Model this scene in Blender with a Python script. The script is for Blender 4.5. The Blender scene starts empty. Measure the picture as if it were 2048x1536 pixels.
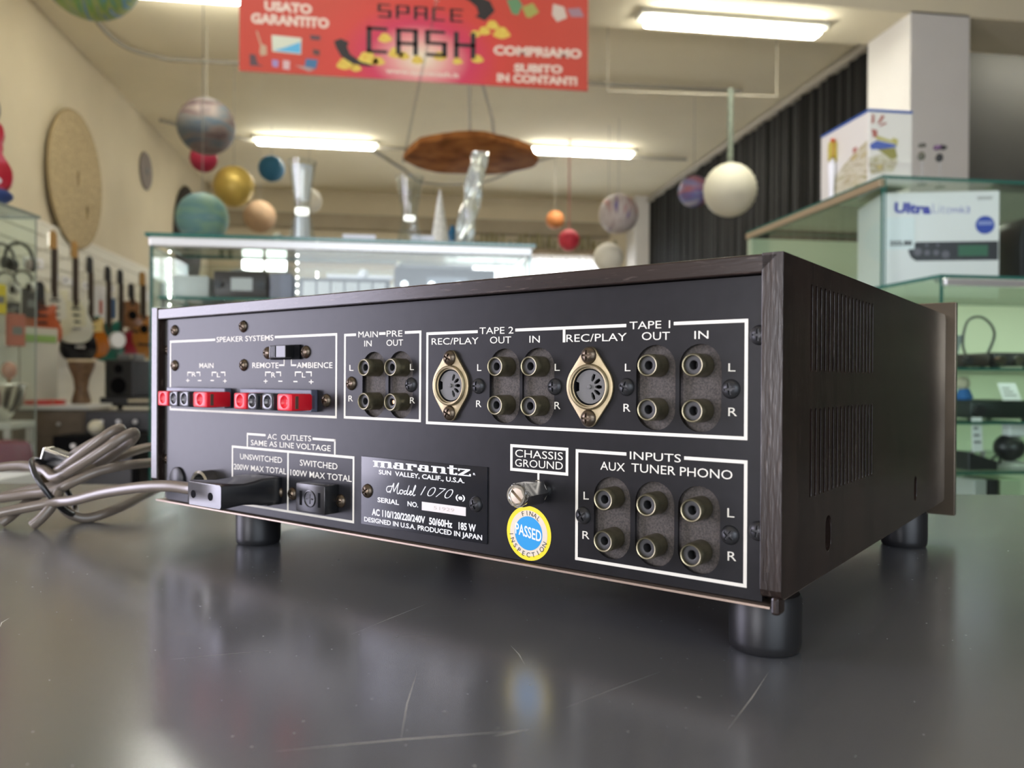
import bpy, bmesh, math, random
from mathutils import Vector, Matrix

random.seed(7)
scene = bpy.context.scene
COL = scene.collection
PI = math.pi
T = 0.95                      # height of the metal counter top above the shop floor

# ------------------------------------------------------------------ camera
cam_data = bpy.data.cameras.new('camera')
cam = bpy.data.objects.new('camera', cam_data)
COL.objects.link(cam)
scene.camera = cam
cam_data.sensor_fit = 'HORIZONTAL'
cam_data.sensor_width = 36.0
cam_data.lens = 28.33
cam_data.clip_start = 0.01
cam_data.clip_end = 100
cam.matrix_world = Matrix((
    (0.98953703, -0.00495387, -0.14419404, 0.0),
    (-0.14416736, 0.00537850, -0.9895387, 0.0),
    (0.00567759, 0.99997327, 0.00460803, 1.04821847),
    (0, 0, 0, 1)))
cam_data.dof.use_dof = True
cam_data.dof.focus_distance = 0.345
cam_data.dof.aperture_fstop = 12.5

# ------------------------------------------------------------------ world, daylight, exposure
world = bpy.data.worlds.new('world')
scene.world = world
world.use_nodes = True
bg = world.node_tree.nodes['Background']
bg.inputs[0].default_value = (0.62, 0.75, 1.0, 1)
bg.inputs[1].default_value = 1.0


def area_light(name, loc, aim, sx, sy, power, color, spread=180):
    d = bpy.data.lights.new(name, 'AREA')
    d.shape = 'RECTANGLE'
    d.size, d.size_y = sx, sy
    d.energy = power
    d.color = color
    d.spread = math.radians(spread)
    o = bpy.data.objects.new(name, d)
    COL.objects.link(o)
    o.location = loc
    o.rotation_euler = Vector(aim).to_track_quat('-Z', 'Y').to_euler()
    return o


# daylight entering by the two shop windows in the side wall beside the camera, the front window and the back window
area_light('daylight_side_window', (-3.12, 1.10, 1.25), (1, -0.12, 0), 1.25, 2.2, 118, (0.86, 0.82, 1.0))
area_light('daylight_shopfront', (-3.12, -2.30, 1.15), (1, 0.85, 0), 1.0, 1.3, 100, (0.94, 0.93, 1.0))
area_light('daylight_front_window', (0.6, -3.4, 2.0), (0, 1, 0), 3.2, 1.6, 85, (0.86, 0.93, 1.0))

scene.cycles.transparent_max_bounces = 24
scene.view_settings.view_transform = 'Standard'
scene.view_settings.look = 'None'
scene.view_settings.exposure = 0.0
scene.view_settings.gamma = 1.0
scene.view_settings.use_curve_mapping = False

# ------------------------------------------------------------------ materials
MATS = {}


def mat(name, col=(0.5, 0.5, 0.5), rough=0.5, metal=0.0, var=0.0, scale=20.0, stretch=(1, 1, 1), bump=0.0,
        emit=0.0, spec=0.5, trans=0.0, coat=0.0, sheen=0.0, col2=None, detail=4.0, sss=0.0):
    if name in MATS:
        return MATS[name]
    m = bpy.data.materials.new(name)
    m.use_nodes = True
    nt = m.node_tree
    b = nt.nodes['Principled BSDF']
    c = (col[0], col[1], col[2], 1)
    b.inputs['Base Color'].default_value = c
    b.inputs['Roughness'].default_value = rough
    b.inputs['Metallic'].default_value = metal
    b.inputs['Specular IOR Level'].default_value = spec
    b.inputs['Transmission Weight'].default_value = trans
    b.inputs['Coat Weight'].default_value = coat
    b.inputs['Sheen Weight'].default_value = sheen
    if emit:
        b.inputs['Emission Color'].default_value = c
        b.inputs['Emission Strength'].default_value = emit
    if var or bump:
        tc = nt.nodes.new('ShaderNodeTexCoord')
        mp = nt.nodes.new('ShaderNodeMapping')
        mp.inputs['Scale'].default_value = stretch
        nz = nt.nodes.new('ShaderNodeTexNoise')
        nz.inputs['Scale'].default_value = scale
        nz.inputs['Detail'].default_value = detail
        nt.links.new(tc.outputs['Object'], mp.inputs['Vector'])
        nt.links.new(mp.outputs['Vector'], nz.inputs['Vector'])
        if var:
            rp = nt.nodes.new('ShaderNodeValToRGB')
            d = col2 if col2 else [min(1, x * (1 + var)) for x in col]
            a = col if col2 else [x * (1 - var) for x in col]
            rp.color_ramp.elements[0].position = 0.32
            rp.color_ramp.elements[1].position = 0.68
            rp.color_ramp.elements[0].color = (a[0], a[1], a[2], 1)
            rp.color_ramp.elements[1].color = (d[0], d[1], d[2], 1)
            nt.links.new(nz.outputs['Fac'], rp.inputs['Fac'])
            nt.links.new(rp.outputs['Color'], b.inputs['Base Color'])
        if bump:
            bp = nt.nodes.new('ShaderNodeBump')
            bp.inputs['Strength'].default_value = bump
            bp.inputs['Distance'].default_value = 0.001
            nt.links.new(nz.outputs['Fac'], bp.inputs['Height'])
            nt.links.new(bp.outputs['Normal'], b.inputs['Normal'])
    MATS[name] = m
    return m


def glass(name, tint=(0.965, 0.985, 0.975), ior=1.5):
    m = bpy.data.materials.new(name)
    m.use_nodes = True
    nt = m.node_tree
    nt.nodes.clear()
    out = nt.nodes.new('ShaderNodeOutputMaterial')
    mix = nt.nodes.new('ShaderNodeMixShader')
    tr = nt.nodes.new('ShaderNodeBsdfTransparent')
    tr.inputs[0].default_value = (tint[0], tint[1], tint[2], 1)
    gl = nt.nodes.new('ShaderNodeBsdfGlossy')
    gl.inputs['Roughness'].default_value = 0.02
    fr = nt.nodes.new('ShaderNodeFresnel')
    geo = nt.nodes.new('ShaderNodeNewGeometry')       # same reflectance from either side of the sheet
    mr = nt.nodes.new('ShaderNodeMapRange')
    mr.inputs['To Min'].default_value = ior
    mr.inputs['To Max'].default_value = 1.0 / ior
    nt.links.new(geo.outputs['Backfacing'], mr.inputs['Value'])
    nt.links.new(mr.outputs['Result'], fr.inputs[0])
    nt.links.new(fr.outputs[0], mix.inputs[0])
    nt.links.new(tr.outputs[0], mix.inputs[1])
    nt.links.new(gl.outputs[0], mix.inputs[2])
    nt.links.new(mix.outputs[0], out.inputs[0])
    MATS[name] = m
    return m


def striped(name, cols, axis=2, scale=8.0, dist=1.0, rough=0.6):
    """bands of colour across an object with some turbulence (planet lanterns, prints)"""
    m = bpy.data.materials.new(name)
    m.use_nodes = True
    nt = m.node_tree
    b = nt.nodes['Principled BSDF']
    b.inputs['Roughness'].default_value = rough
    tc = nt.nodes.new('ShaderNodeTexCoord')
    mp = nt.nodes.new('ShaderNodeMapping')
    s = [0.35, 0.35, 0.35]
    s[axis] = 1.6
    mp.inputs['Scale'].default_value = s
    nz = nt.nodes.new('ShaderNodeTexNoise')
    nz.inputs['Scale'].default_value = scale
    nz.inputs['Detail'].default_value = 5
    nz.inputs['Distortion'].default_value = dist
    rp = nt.nodes.new('ShaderNodeValToRGB')
    el = rp.color_ramp.elements
    n = len(cols)
    while len(el) < n:
        el.new(0.5)
    for i, c in enumerate(cols):
        el[i].position = 0.3 + 0.4 * i / (n - 1)
        el[i].color = (c[0], c[1], c[2], 1)
    nt.links.new(tc.outputs['Object'], mp.inputs['Vector'])
    nt.links.new(mp.outputs['Vector'], nz.inputs['Vector'])
    nt.links.new(nz.outputs['Fac'], rp.inputs['Fac'])
    nt.links.new(rp.outputs['Color'], b.inputs['Base Color'])
    MATS[name] = m
    return m


# ------------------------------------------------------------------ object helpers
def tag(o, label=None, cat=None, group=None, kind=None):
    if label:
        o['label'] = label
    if cat:
        o['category'] = cat
    if group:
        o['group'] = group
    if kind:
        o['kind'] = kind
    return o


def thing(name, label, cat, loc=(0, 0, 0), rotz=0.0, group=None):
    o = bpy.data.objects.new(name, None)
    o.empty_display_size = 0.05
    COL.objects.link(o)
    o.location = loc
    o.rotation_euler = (0, 0, rotz)
    return tag(o, label, cat, group)


def link(name, me, parent=None):
    o = bpy.data.objects.new(name, me)
    COL.objects.link(o)
    if parent:
        o.parent = parent
    return o


def dup(root, loc=None, rotz=None, label=None):
    r = root.copy()
    COL.objects.link(r)
    if loc is not None:
        r.location = loc
    if rotz is not None:
        r.rotation_euler = (0, 0, rotz)
    if label:
        r['label'] = label
    for ch in list(root.children):
        c = ch.copy()
        COL.objects.link(c)
        c.parent = r
        for g in list(ch.children):
            d = g.copy()
            COL.objects.link(d)
            d.parent = c
    return r


class MB:
    """collects shapes and links them as one mesh object"""

    def __init__(self):
        self.v, self.f, self.mi = [], [], []
        self.cur = 0

    def add(self, vs, fs):
        n = len(self.v)
        self.v += [tuple(p) for p in vs]
        self.f += [tuple(i + n for i in q) for q in fs]
        self.mi += [self.cur] * len(fs)
        return self

    def bm(self, bm, mtx=None):
        bm.verts.ensure_lookup_table()
        for i, v in enumerate(bm.verts):
            v.index = i
        vs = [(mtx @ v.co) if mtx else v.co.copy() for v in bm.verts]
        fs = [[v.index for v in f.verts] for f in bm.faces]
        bm.free()
        return self.add(vs, fs)

    def box(self, a, b, bev=0.0, seg=2, mtx=None):
        x0, y0, z0 = [min(a[i], b[i]) for i in range(3)]
        x1, y1, z1 = [max(a[i], b[i]) for i in range(3)]
        bm = bmesh.new()
        vs = [bm.verts.new(p) for p in ((x0, y0, z0), (x1, y0, z0), (x1, y1, z0), (x0, y1, z0),
                                        (x0, y0, z1), (x1, y0, z1), (x1, y1, z1), (x0, y1, z1))]
        for q in ((0, 3, 2, 1), (4, 5, 6, 7), (0, 1, 5, 4), (1, 2, 6, 5), (2, 3, 7, 6), (3, 0, 4, 7)):
            bm.faces.new([vs[i] for i in q])
        if bev > 0:
            bmesh.ops.bevel(bm, geom=list(bm.edges), offset=bev, segments=seg, profile=0.5, affect='EDGES')
        return self.bm(bm, mtx)

    def lathe(self, prof, n=24, mtx=None, cap=True):
        """profile of (radius, z) turned about z"""
        vs, fs = [], []
        for r, z in prof:
            for k in range(n):
                a = 2 * PI * k / n
                vs.append(Vector((r * math.cos(a), r * math.sin(a), z)))
        for i in range(len(prof) - 1):
            for k in range(n):
                k2 = (k + 1) % n
                fs.append((i * n + k, i * n + k2, (i + 1) * n + k2, (i + 1) * n + k))
        if cap:
            if prof[0][0] > 1e-9:
                fs.append(tuple(reversed(range(n))))
            if prof[-1][0] > 1e-9:
                fs.append(tuple((len(prof) - 1) * n + k for k in range(n)))
        if mtx:
            vs = [mtx @ p for p in vs]
        return self.add(vs, fs)

    def cyl(self, a, b, r, n=16, r2=None):
        a, b = Vector(a), Vector(b)
        d = b - a
        m = Matrix.Translation(a) @ d.to_track_quat('Z', 'Y').to_matrix().to_4x4()
        return self.lathe([(r, 0), (r if r2 is None else r2, d.length)], n, m)

    def sphere(self, c, r, n=24, m=14, sz=1.0, rib=0.0, nr=0):
        prof = []
        for i in range(m + 1):
            t = -PI / 2 + PI * i / m
            rr = r * math.cos(t)
            if rib and i % 2:
                rr *= 1 - rib
            prof.append((max(rr, 1e-6), r * sz * math.sin(t)))
        return self.lathe(prof, n, Matrix.Translation(Vector(c)), cap=False)

    def tube(self, pts, r, n=10, closed=False, flat=1.0, radii=None):
        pts = [Vector(p) for p in pts]
        N = len(pts)
        vs, fs = [], []
        up = None
        for i, p in enumerate(pts):
            if closed:
                t = pts[(i + 1) % N] - pts[i - 1]
            else:
                t = pts[min(i + 1, N - 1)] - pts[max(i - 1, 0)]
            t.normalize()
            if up is None:
                up = t.orthogonal().normalized()
            up = (up - t * up.dot(t))
            if up.length < 1e-6:
                up = t.orthogonal()
            up.normalize()
            sd = t.cross(up)
            rr = radii[i] if radii else r
            for k in range(n):
                a = 2 * PI * k / n
                vs.append(p + (up * math.cos(a) + sd * math.sin(a) * flat) * rr)
        M = N if closed else N - 1
        for i in range(M):
            j = (i + 1) % N
            for k in range(n):
                k2 = (k + 1) % n
                fs.append((i * n + k, i * n + k2, j * n + k2, j * n + k))
        if not closed:
            fs.append(tuple(reversed(range(n))))
            fs.append(tuple((N - 1) * n + k for k in range(n)))
        return self.add(vs, fs)

    def prism(self, poly, d0, d1, plane='xz', bev=0.0):
        """polygon in a plane, extruded along the remaining axis from d0 to d1"""
        bm = bmesh.new()

        def P(a, b, d):
            return {'xz': (a, d, b), 'xy': (a, b, d), 'yz': (d, a, b)}[plane]
        lo = [bm.verts.new(P(a, b, d0)) for a, b in poly]
        hi = [bm.verts.new(P(a, b, d1)) for a, b in poly]
        n = len(poly)
        bm.faces.new(lo)
        bm.faces.new(list(reversed(hi)))
        for i in range(n):
            j = (i + 1) % n
            bm.faces.new((lo[j], lo[i], hi[i], hi[j]))
        if bev > 0:
            ed = [e for e in bm.edges if (e.verts[0] in lo) == (e.verts[1] in lo)]
            bmesh.ops.bevel(bm, geom=ed, offset=bev, segments=2, profile=0.5, affect='EDGES')
        bmesh.ops.recalc_face_normals(bm, faces=list(bm.faces))
        return self.bm(bm)

    def mesh(self, name, mats, smooth=None):
        me = bpy.data.meshes.new(name)
        me.from_pydata(self.v, [], self.f)
        for m in (mats if isinstance(mats, (list, tuple)) else [mats]):
            me.materials.append(m)
        for p, i in zip(me.polygons, self.mi):
            p.material_index = i
        me.validate()
        bm = bmesh.new()
        bm.from_mesh(me)
        bmesh.ops.recalc_face_normals(bm, faces=list(bm.faces))
        bm.to_mesh(me)
        bm.free()
        if smooth is not None:
            for p in me.polygons:
                p.use_smooth = True
            me.set_sharp_from_angle(angle=math.radians(smooth))
        me.update()
        return me

    def build(self, name, mats, parent=None, smooth=None):
        return link(name, self.mesh(name, mats, smooth), parent)


def catmull(pts, per=8, closed=False):
    P = [Vector(p) for p in pts]
    n = len(P)
    out = []
    rng = range(n) if closed else range(n - 1)
    for i in rng:
        p0 = P[(i - 1) % n] if (closed or i > 0) else P[0]
        p1, p2 = P[i], P[(i + 1) % n]
        p3 = P[(i + 2) % n] if (closed or i + 2 < n) else P[-1]
        for k in range(per):
            t = k / per
            out.append(0.5 * ((2 * p1) + (p2 - p0) * t + (2 * p0 - 5 * p1 + 4 * p2 - p3) * t * t
                              + (3 * p1 - p0 - 3 * p2 + p3) * t ** 3))
    if not closed:
        out.append(P[-1])
    return out


def stadium(cx, cz, w, h, n=14):
    """upright slot outline with round ends"""
    r = w / 2
    pts = []
    for k in range(n + 1):
        a = PI * k / n
        pts.append((cx + r * math.cos(a), cz + h / 2 - r + r * math.sin(a)))
    for k in range(n + 1):
        a = PI + PI * k / n
        pts.append((cx + r * math.cos(a), cz - h / 2 + r + r * math.sin(a)))
    return pts


def circle(cx, cz, r, n=32):
    return [(cx + r * math.cos(2 * PI * k / n), cz + r * math.sin(2 * PI * k / n)) for k in range(n)]


def hull(points):
    pts = sorted(set(points))

    def half(seq):
        h = []
        for p in seq:
            while len(h) > 1 and (h[-1][0] - h[-2][0]) * (p[1] - h[-2][1]) - (h[-1][1] - h[-2][1]) * (p[0] - h[-2][0]) <= 0:
                h.pop()
            h.append(p)
        return h[:-1]
    return half(pts) + half(reversed(pts))


def sheet_mesh(outer, holes, thick, bevel=0.0):
    """flat plate with holes (2D filled outline), thickness along z, centred; returns a mesh in x,y"""
    cu = bpy.data.curves.new('outline', 'CURVE')
    cu.dimensions = '2D'
    cu.fill_mode = 'BOTH'
    cu.extrude = thick / 2 - bevel
    cu.bevel_depth = bevel
    cu.bevel_resolution = 1
    for ring in [outer] + list(holes):
        sp = cu.splines.new('POLY')
        sp.points.add(len(ring) - 1)
        for p, (a, b) in zip(sp.points, ring):
            p.co = (a, b, 0, 1)
        sp.use_cyclic_u = True
    o = bpy.data.objects.new('outline', cu)
    COL.objects.link(o)
    dg = bpy.context.evaluated_depsgraph_get()
    me = bpy.data.meshes.new_from_object(o.evaluated_get(dg))
    bpy.data.objects.remove(o)
    bpy.data.curves.remove(cu)
    return me


def mesh_bm(me, mtx):
    bm = bmesh.new()
    bm.from_mesh(me)
    bmesh.ops.transform(bm, matrix=mtx, verts=list(bm.verts))
    bmesh.ops.remove_doubles(bm, verts=list(bm.verts), dist=1e-6)
    bpy.data.meshes.remove(me)
    return bm


# plate coordinates (a, b) become x, z with thickness along y
XZ = Matrix(((1, 0, 0, 0), (0, 0, -1, 0), (0, 1, 0, 0), (0, 0, 0, 1)))
# plate coordinates (a, b) become y, z with thickness along x
YZ = Matrix(((0, 0, 1, 0), (1, 0, 0, 0), (0, 1, 0, 0), (0, 0, 0, 1)))

CAP = None


def text_bm(s, bold=0.0, shear=0.0):
    cu = bpy.data.curves.new('type', 'FONT')
    cu.body = s
    cu.size = 1.0
    cu.offset = bold
    cu.shear = shear
    cu.resolution_u = 3
    o = bpy.data.objects.new('type', cu)
    COL.objects.link(o)
    dg = bpy.context.evaluated_depsgraph_get()
    me = bpy.data.meshes.new_from_object(o.evaluated_get(dg))
    bpy.data.objects.remove(o)
    bpy.data.curves.remove(cu)
    bm = bmesh.new()
    bm.from_mesh(me)
    bpy.data.meshes.remove(me)
    return bm


def bbox(bm):
    xs = [v.co.x for v in bm.verts]
    ys = [v.co.y for v in bm.verts]
    return min(xs), max(xs), min(ys), max(ys)


def cap_height():
    global CAP
    if CAP is None:
        bm = text_bm('H')
        CAP = bbox(bm)[3]
        bm.free()
    return CAP


def lettering(mb, s, x0, x1, zc, cap, pos, zc1=None, bold=0.0, shear=0.0):
    """flat printed lettering from x0 to x1, capitals centred on height zc; pos(x, z) gives the point in space"""
    if s == '-':
        h = cap / 2
        mb.add([pos(x0, zc - h), pos(x1, zc - h), pos(x1, zc + h), pos(x0, zc + h)], [(0, 1, 2, 3)])
        return
    bm = text_bm(s, bold, shear)
    a0, a1, b0, b1 = bbox(bm)
    ch = cap_height()
    if s == '+':
        ch, mid = (b1 - b0), (b0 + b1) / 2
    else:
        mid = ch / 2
    sx = (x1 - x0) / (a1 - a0)
    sz = cap / ch
    dz = (zc1 - zc) if zc1 is not None else 0.0
    for v in bm.verts:
        x = x0 + (v.co.x - a0) * sx
        z = zc + (v.co.y - mid) * sz + dz * (x - x0) / (x1 - x0)
        v.co = Vector(pos(x, z))
    mb.bm(bm)


def arc_lettering(mb, s, cx, cz, r, a0, a1, cap, pos, inward=False, bold=0.0):
    """letters spread along an arc; angles in degrees, from a0 to a1"""
    ch = cap_height()
    for i, c in enumerate(s):
        a = math.radians(a0 + (a1 - a0) * i / (len(s) - 1))
        bm = text_bm(c, bold)
        q = bbox(bm)
        w = (q[0] + q[1]) / 2
        sc = cap / ch
        rot = a - PI / 2 if not inward else a + PI / 2
        px, pz = cx + r * math.cos(a), cz + r * math.sin(a)
        for v in bm.verts:
            u, t = (v.co.x - w) * sc, (v.co.y - ch / 2) * sc
            v.co = Vector(pos(px + u * math.cos(rot) - t * math.sin(rot), pz + u * math.sin(rot) + t * math.cos(rot)))
        mb.bm(bm)


ZB = 0.0215


def M(x, y, z):
    """amplifier millimetres (right rear lower corner of the case is 0,0,0) to its local metres"""
    return (x / 1000.0, y / 1000.0, z / 1000.0 + ZB)


# ------------------------------------------------------------------ room shell
m_wall = mat('warm_plaster', (0.57, 0.50, 0.36), 0.85, var=0.04, scale=1.5)
m_ceil = mat('ceiling_plaster', (0.80, 0.73, 0.55), 0.85, var=0.03, scale=1.2)
m_white = mat('white_plaster', (0.74, 0.72, 0.70), 0.8, var=0.03, scale=2.0)
m_floor = mat('floor_tiles', (0.46, 0.42, 0.36), 0.4, var=0.12, scale=6.0)
m_grey_wall = mat('grey_wall', (0.10, 0.10, 0.095), 0.8, var=0.05, scale=2.0)
m_trim = mat('brown_trim', (0.30, 0.25, 0.17), 0.6, var=0.08, scale=4.0)
m_wood_rail = mat('curtain_header_wood', (0.25, 0.19, 0.12), 0.6, var=0.2, scale=12.0, stretch=(1, 6, 6))

XL, XR, YB, YF, ZC = -3.2, 4.6, 14.7, -3.6, 4.40


def slab(name, a, b, m, bev=0.0):
    return tag(MB().box(a, b, bev).build(name, m), kind='structure')


slab('floor', (XL - 0.2, YF - 0.2, -0.1), (9.2, YB + 0.2, 0.0), m_floor)
slab('ceiling', (XL - 0.2, YF - 0.2, ZC), (9.2, YB + 0.2, ZC + 0.1), m_ceil)
# side wall with the shop window next to the counter
w = MB()
w.box((XL - 0.2, 1.75, 0), (XL, YB, ZC))
w.box((XL - 0.2, YF, 0), (XL, -2.82, ZC))
w.box((XL - 0.2, -1.78, 0), (XL, 0.46, ZC))
for y0, y1, z0, z1 in ((-2.82, -1.78, 0.48, 1.82), (0.46, 1.75, 0.12, 2.40)):
    w.box((XL - 0.2, y0, 0), (XL, y1, z0))
    w.box((XL - 0.2, y0, z1), (XL, y1, ZC))
tag(w.build('wall_left', m_wall), kind='structure')
# back wall with its window and a hole for the added glowing pane
w = MB()
zs = [0.55, 2.98]
for x0, x1, z0, z1 in ((XL - 0.2, -2.72, 0, ZC), (-2.72, -1.85, 0, 2.90), (-2.72, -1.85, 3.47, ZC), (-1.85, 0.85, 0, ZC),
                       (0.85, 3.95, 0, 0.6), (0.85, 3.95, 3.32, ZC), (3.95, 9.2, 0, ZC)):
    w.box((x0, YB, z0), (x1, YB + 0.2, z1))
tag(w.build('wall_back', m_wall), kind='structure')
w = MB()
w.box((XL, YF - 0.2, 0), (-1.2, YF, ZC))
w.box((2.4, YF - 0.2, 0), (9.0, YF, ZC))
w.box((-1.2, YF - 0.2, 0), (2.4, YF, 0.9))
w.box((-1.2, YF - 0.2, 3.0), (2.4, YF, ZC))
tag(w.build('wall_front', mat('dark_entrance_wall', (0.16, 0.145, 0.12), 0.8, var=0.05, scale=2.0)), kind='structure')
# white pillar under the ceiling beam, and the side room behind it
slab('wall_right', (XR + 0.05, 6.75, 0), (XR + 0.25, YB, ZC), m_white)
slab('pillar', (4.13, 6.02, 0), (4.66, 6.62, ZC - 0.33), m_white, 0.004)
slab('ceiling_beam', (XL, 6.02, 4.05), (9.0, 6.66, ZC), m_ceil)
slab('wall_alcove', (4.86, 7.25, 0), (9.0, 7.4, ZC), m_grey_wall)
slab('wall_far_right', (9.0, YF, 0), (9.2, YB, ZC), m_grey_wall)
# bulkhead and shelf trims along the back wall
slab('trim_1', (XL, YB - 0.10, 3.72), (3.95, YB, 3.98), m_trim)
slab('trim_2', (-1.80, YB - 0.25, 3.20), (0.30, YB, 3.30), m_trim)
slab('trim_3', (4.30, YB - 0.6, 0), (4.55, YB, ZC), m_white)

m_day = mat('daylit_pane', (0.96, 0.98, 1.0), 0.5, emit=7.0)
m_frame = mat('window_frame_paint', (0.55, 0.50, 0.42), 0.5)


def window(n, x0, x1, z0, z1, cols):
    e = bpy.data.objects.new('window_%d' % n, None)
    COL.objects.link(e)
    e.location = (x0, YB, z0)
    e['kind'] = 'structure'
    wd, ht = x1 - x0, z1 - z0
    f = MB()
    for a, b in (((0, 0, 0), (wd, 0.08, 0.06)), ((0, 0, ht - 0.06), (wd, 0.08, ht)), ((0, 0, 0), (0.06, 0.08, ht)),
                 ((wd - 0.06, 0, 0), (wd, 0.08, ht))):
        f.box(a, b, 0.005)
    for k in range(1, cols):
        f.box((wd * k / cols - 0.03, 0, 0), (wd * k / cols + 0.03, 0.08, ht), 0.005)
    f.build('window_frame', m_frame, e)
    MB().box((0.01, 0.05, 0.01), (wd - 0.01, 0.06, ht - 0.01)).build('window_pane', m_day, e)


window(1, 0.85, 3.95, 0.6, 3.32, 2)
window(2, -2.72, -1.85, 2.90, 3.47, 2)  # glowing pane added for the white shape in the middle case

# brown pelmet with a fringe over the back window, and net curtains
t = thing('pelmet', 'brown wooden pelmet with hanging fringe above the back window', 'pelmet', (0.35, YB - 0.32, 3.34))
p = MB()
p.box((0, 0, 0), (3.75, 0.315, 0.10), 0.008)
p.build('board', m_wood_rail, t)
p = MB()
x = 0.02
while x < 3.7:
    h = random.uniform(0.12, 0.30)
    p.box((x, 0.02, 0.10), (x + random.uniform(0.03, 0.06), 0.08, 0.10 + h), 0.006)
    x += random.uniform(0.07, 0.13)
p.build('fringe', mat('dry_fringe', (0.20, 0.18, 0.09), 0.9, var=0.3, scale=9), t)['kind'] = 'stuff'
m_net = mat('net_curtain', (0.93, 0.94, 0.95), 0.9)
for x0, x1, lab in ((0.87, 2.36, 'white net curtain behind the red lantern'),
                    (2.44, 3.92, 'white net curtain beside the dark drape')):
    c = MB()
    n = 90
    fr, bk = [], []
    for i in range(n + 1):
        x = x0 + (x1 - x0) * i / n
        y = YB - 0.14 + 0.03 * math.sin(i * 0.9) + 0.01 * math.sin(i * 2.3)
        fr.append((x, y))
        bk.append((x, y + 0.004))
    c.prism(fr + bk[::-1], 0.4, 3.3405, 'xy')
    tag(c.build('net_curtain', m_net, smooth=50), lab, 'curtain')
    b = MATS['net_curtain'].node_tree.nodes['Principled BSDF']
    b.inputs['Transmission Weight'].default_value = 0.85

# long black drape along the right-hand wall with a wooden header rail
m_drape = mat('black_drape', (0.0035, 0.0034, 0.004), 0.6, sheen=0.05, spec=0.3)
c = MB()
n = 420
fr, bk = [], []
for i in range(n + 1):
    y = 6.70 + (YB - 0.08 - 6.70) * i / n
    x = XR - 0.03 + 0.014 * math.sin(i * 0.62) + 0.016 * math.sin(i * 0.23 + 1) + 0.008 * math.sin(i * 1.7)
    fr.append((x, y))
    bk.append((x + 0.004, y))
c.prism(fr + bk[::-1], 0.05, 4.30, 'xy')
t = thing('drape', 'long black pleated drape covering the wall beyond the white pillar', 'curtain', (0, 0, 0))
c.build('drape_fabric', m_drape, t, smooth=60)
MB().box((XR - 0.10, 6.68, 4.29), (XR + 0.05, YB - 0.05, 4.37), 0.01).build('header_rail', mat('rail_paint', (0.42, 0.39, 0.33), 0.6), t)

# ------------------------------------------------------------------ ceiling lights
m_tube = mat('lit_tube', (1.0, 0.97, 0.84), 0.4, emit=46.0)
m_tube_dim = mat('lit_tube_weak', (1.0, 0.98, 0.90), 0.4, emit=14.0)
m_tube_near = mat('added_fill_tube', (1.0, 0.99, 0.93), 0.4, emit=26.0)  # glow of the two added fill lights nearest the counter
m_house = mat('light_housing', (0.62, 0.62, 0.55), 0.5)
TUBES = [((-1.45, 7.25, 4.40), 1.55, 'strip light at the corner of the red banner'),
         ((2.76, 6.35, 4.05), 1.50, 'largest strip light, mounted under the ceiling beam'),
         ((-1.10, 11.55, 4.40), 1.60, 'strip light above the hourglass vase with the bright neck'),
         ((2.64, 11.35, 4.40), 1.50, 'strip light beside the hanging wooden disc'),
         ((6.35, 6.85, 4.40), 1.50, 'strip light in the grey side room'),
         ((-0.9, 3.0, 4.40), 1.50, 'added fill light, unseen overhead between the counter and the middle case'),  # added out of view to brighten the pillar and the glass cases
         ((2.3, 2.4, 4.40), 1.50, 'added fill light, unseen overhead in front of the tall glass case')]  # second fill light added out of view
for loc, ln, lab in TUBES:
    t = thing('ceiling_light', lab, 'ceiling light', loc, 0, 'fluorescent ceiling lights')
    MB().box((-ln / 2 - 0.06, -0.085, -0.045), (ln / 2 + 0.06, 0.085, 0.0), 0.006).build('housing', m_house, t)
    d = MB()
    d.box((-ln / 2, -0.07, -0.10), (ln / 2, 0.07, -0.045), 0.02)
    d.build('diffuser', m_tube_dim if loc[0] > 5 else (m_tube_near if loc[1] < 4 else m_tube), t, smooth=40)

# surface cable runs on the ceiling
m_conduit = mat('grey_conduit', (0.34, 0.32, 0.27), 0.6)
CONDUITS = [([(-2.62, 6.7, 4.36), (-2.75, 8.2, 4.36), (-2.45, 8.75, 4.36), (-1.5, 8.8, 4.36), (3.9, 8.75, 4.36)], 'grey cable crossing the ceiling behind the red banner'),
            ([(-3.0, 10.9, 4.36), (-2.2, 11.5, 4.36), (-1.0, 11.7, 4.36), (4.3, 11.55, 4.36)], 'grey cable feeding the far pair of strip lights'),
            ([(-0.4, 11.7, 4.36), (0.1, 12.8, 4.36), (0.5, 13.4, 4.30), (1.4, 13.2, 4.30), (2.0, 12.2, 4.36), (2.4, 11.6, 4.36)], 'sagging grey cable looping under the ceiling near the wooden disc')]
for pts, lab in CONDUITS:
    tag(MB().tube(catmull(pts, 8), 0.022, 8).build('ceiling_cable', m_conduit, smooth=60), lab, 'cable')

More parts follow.
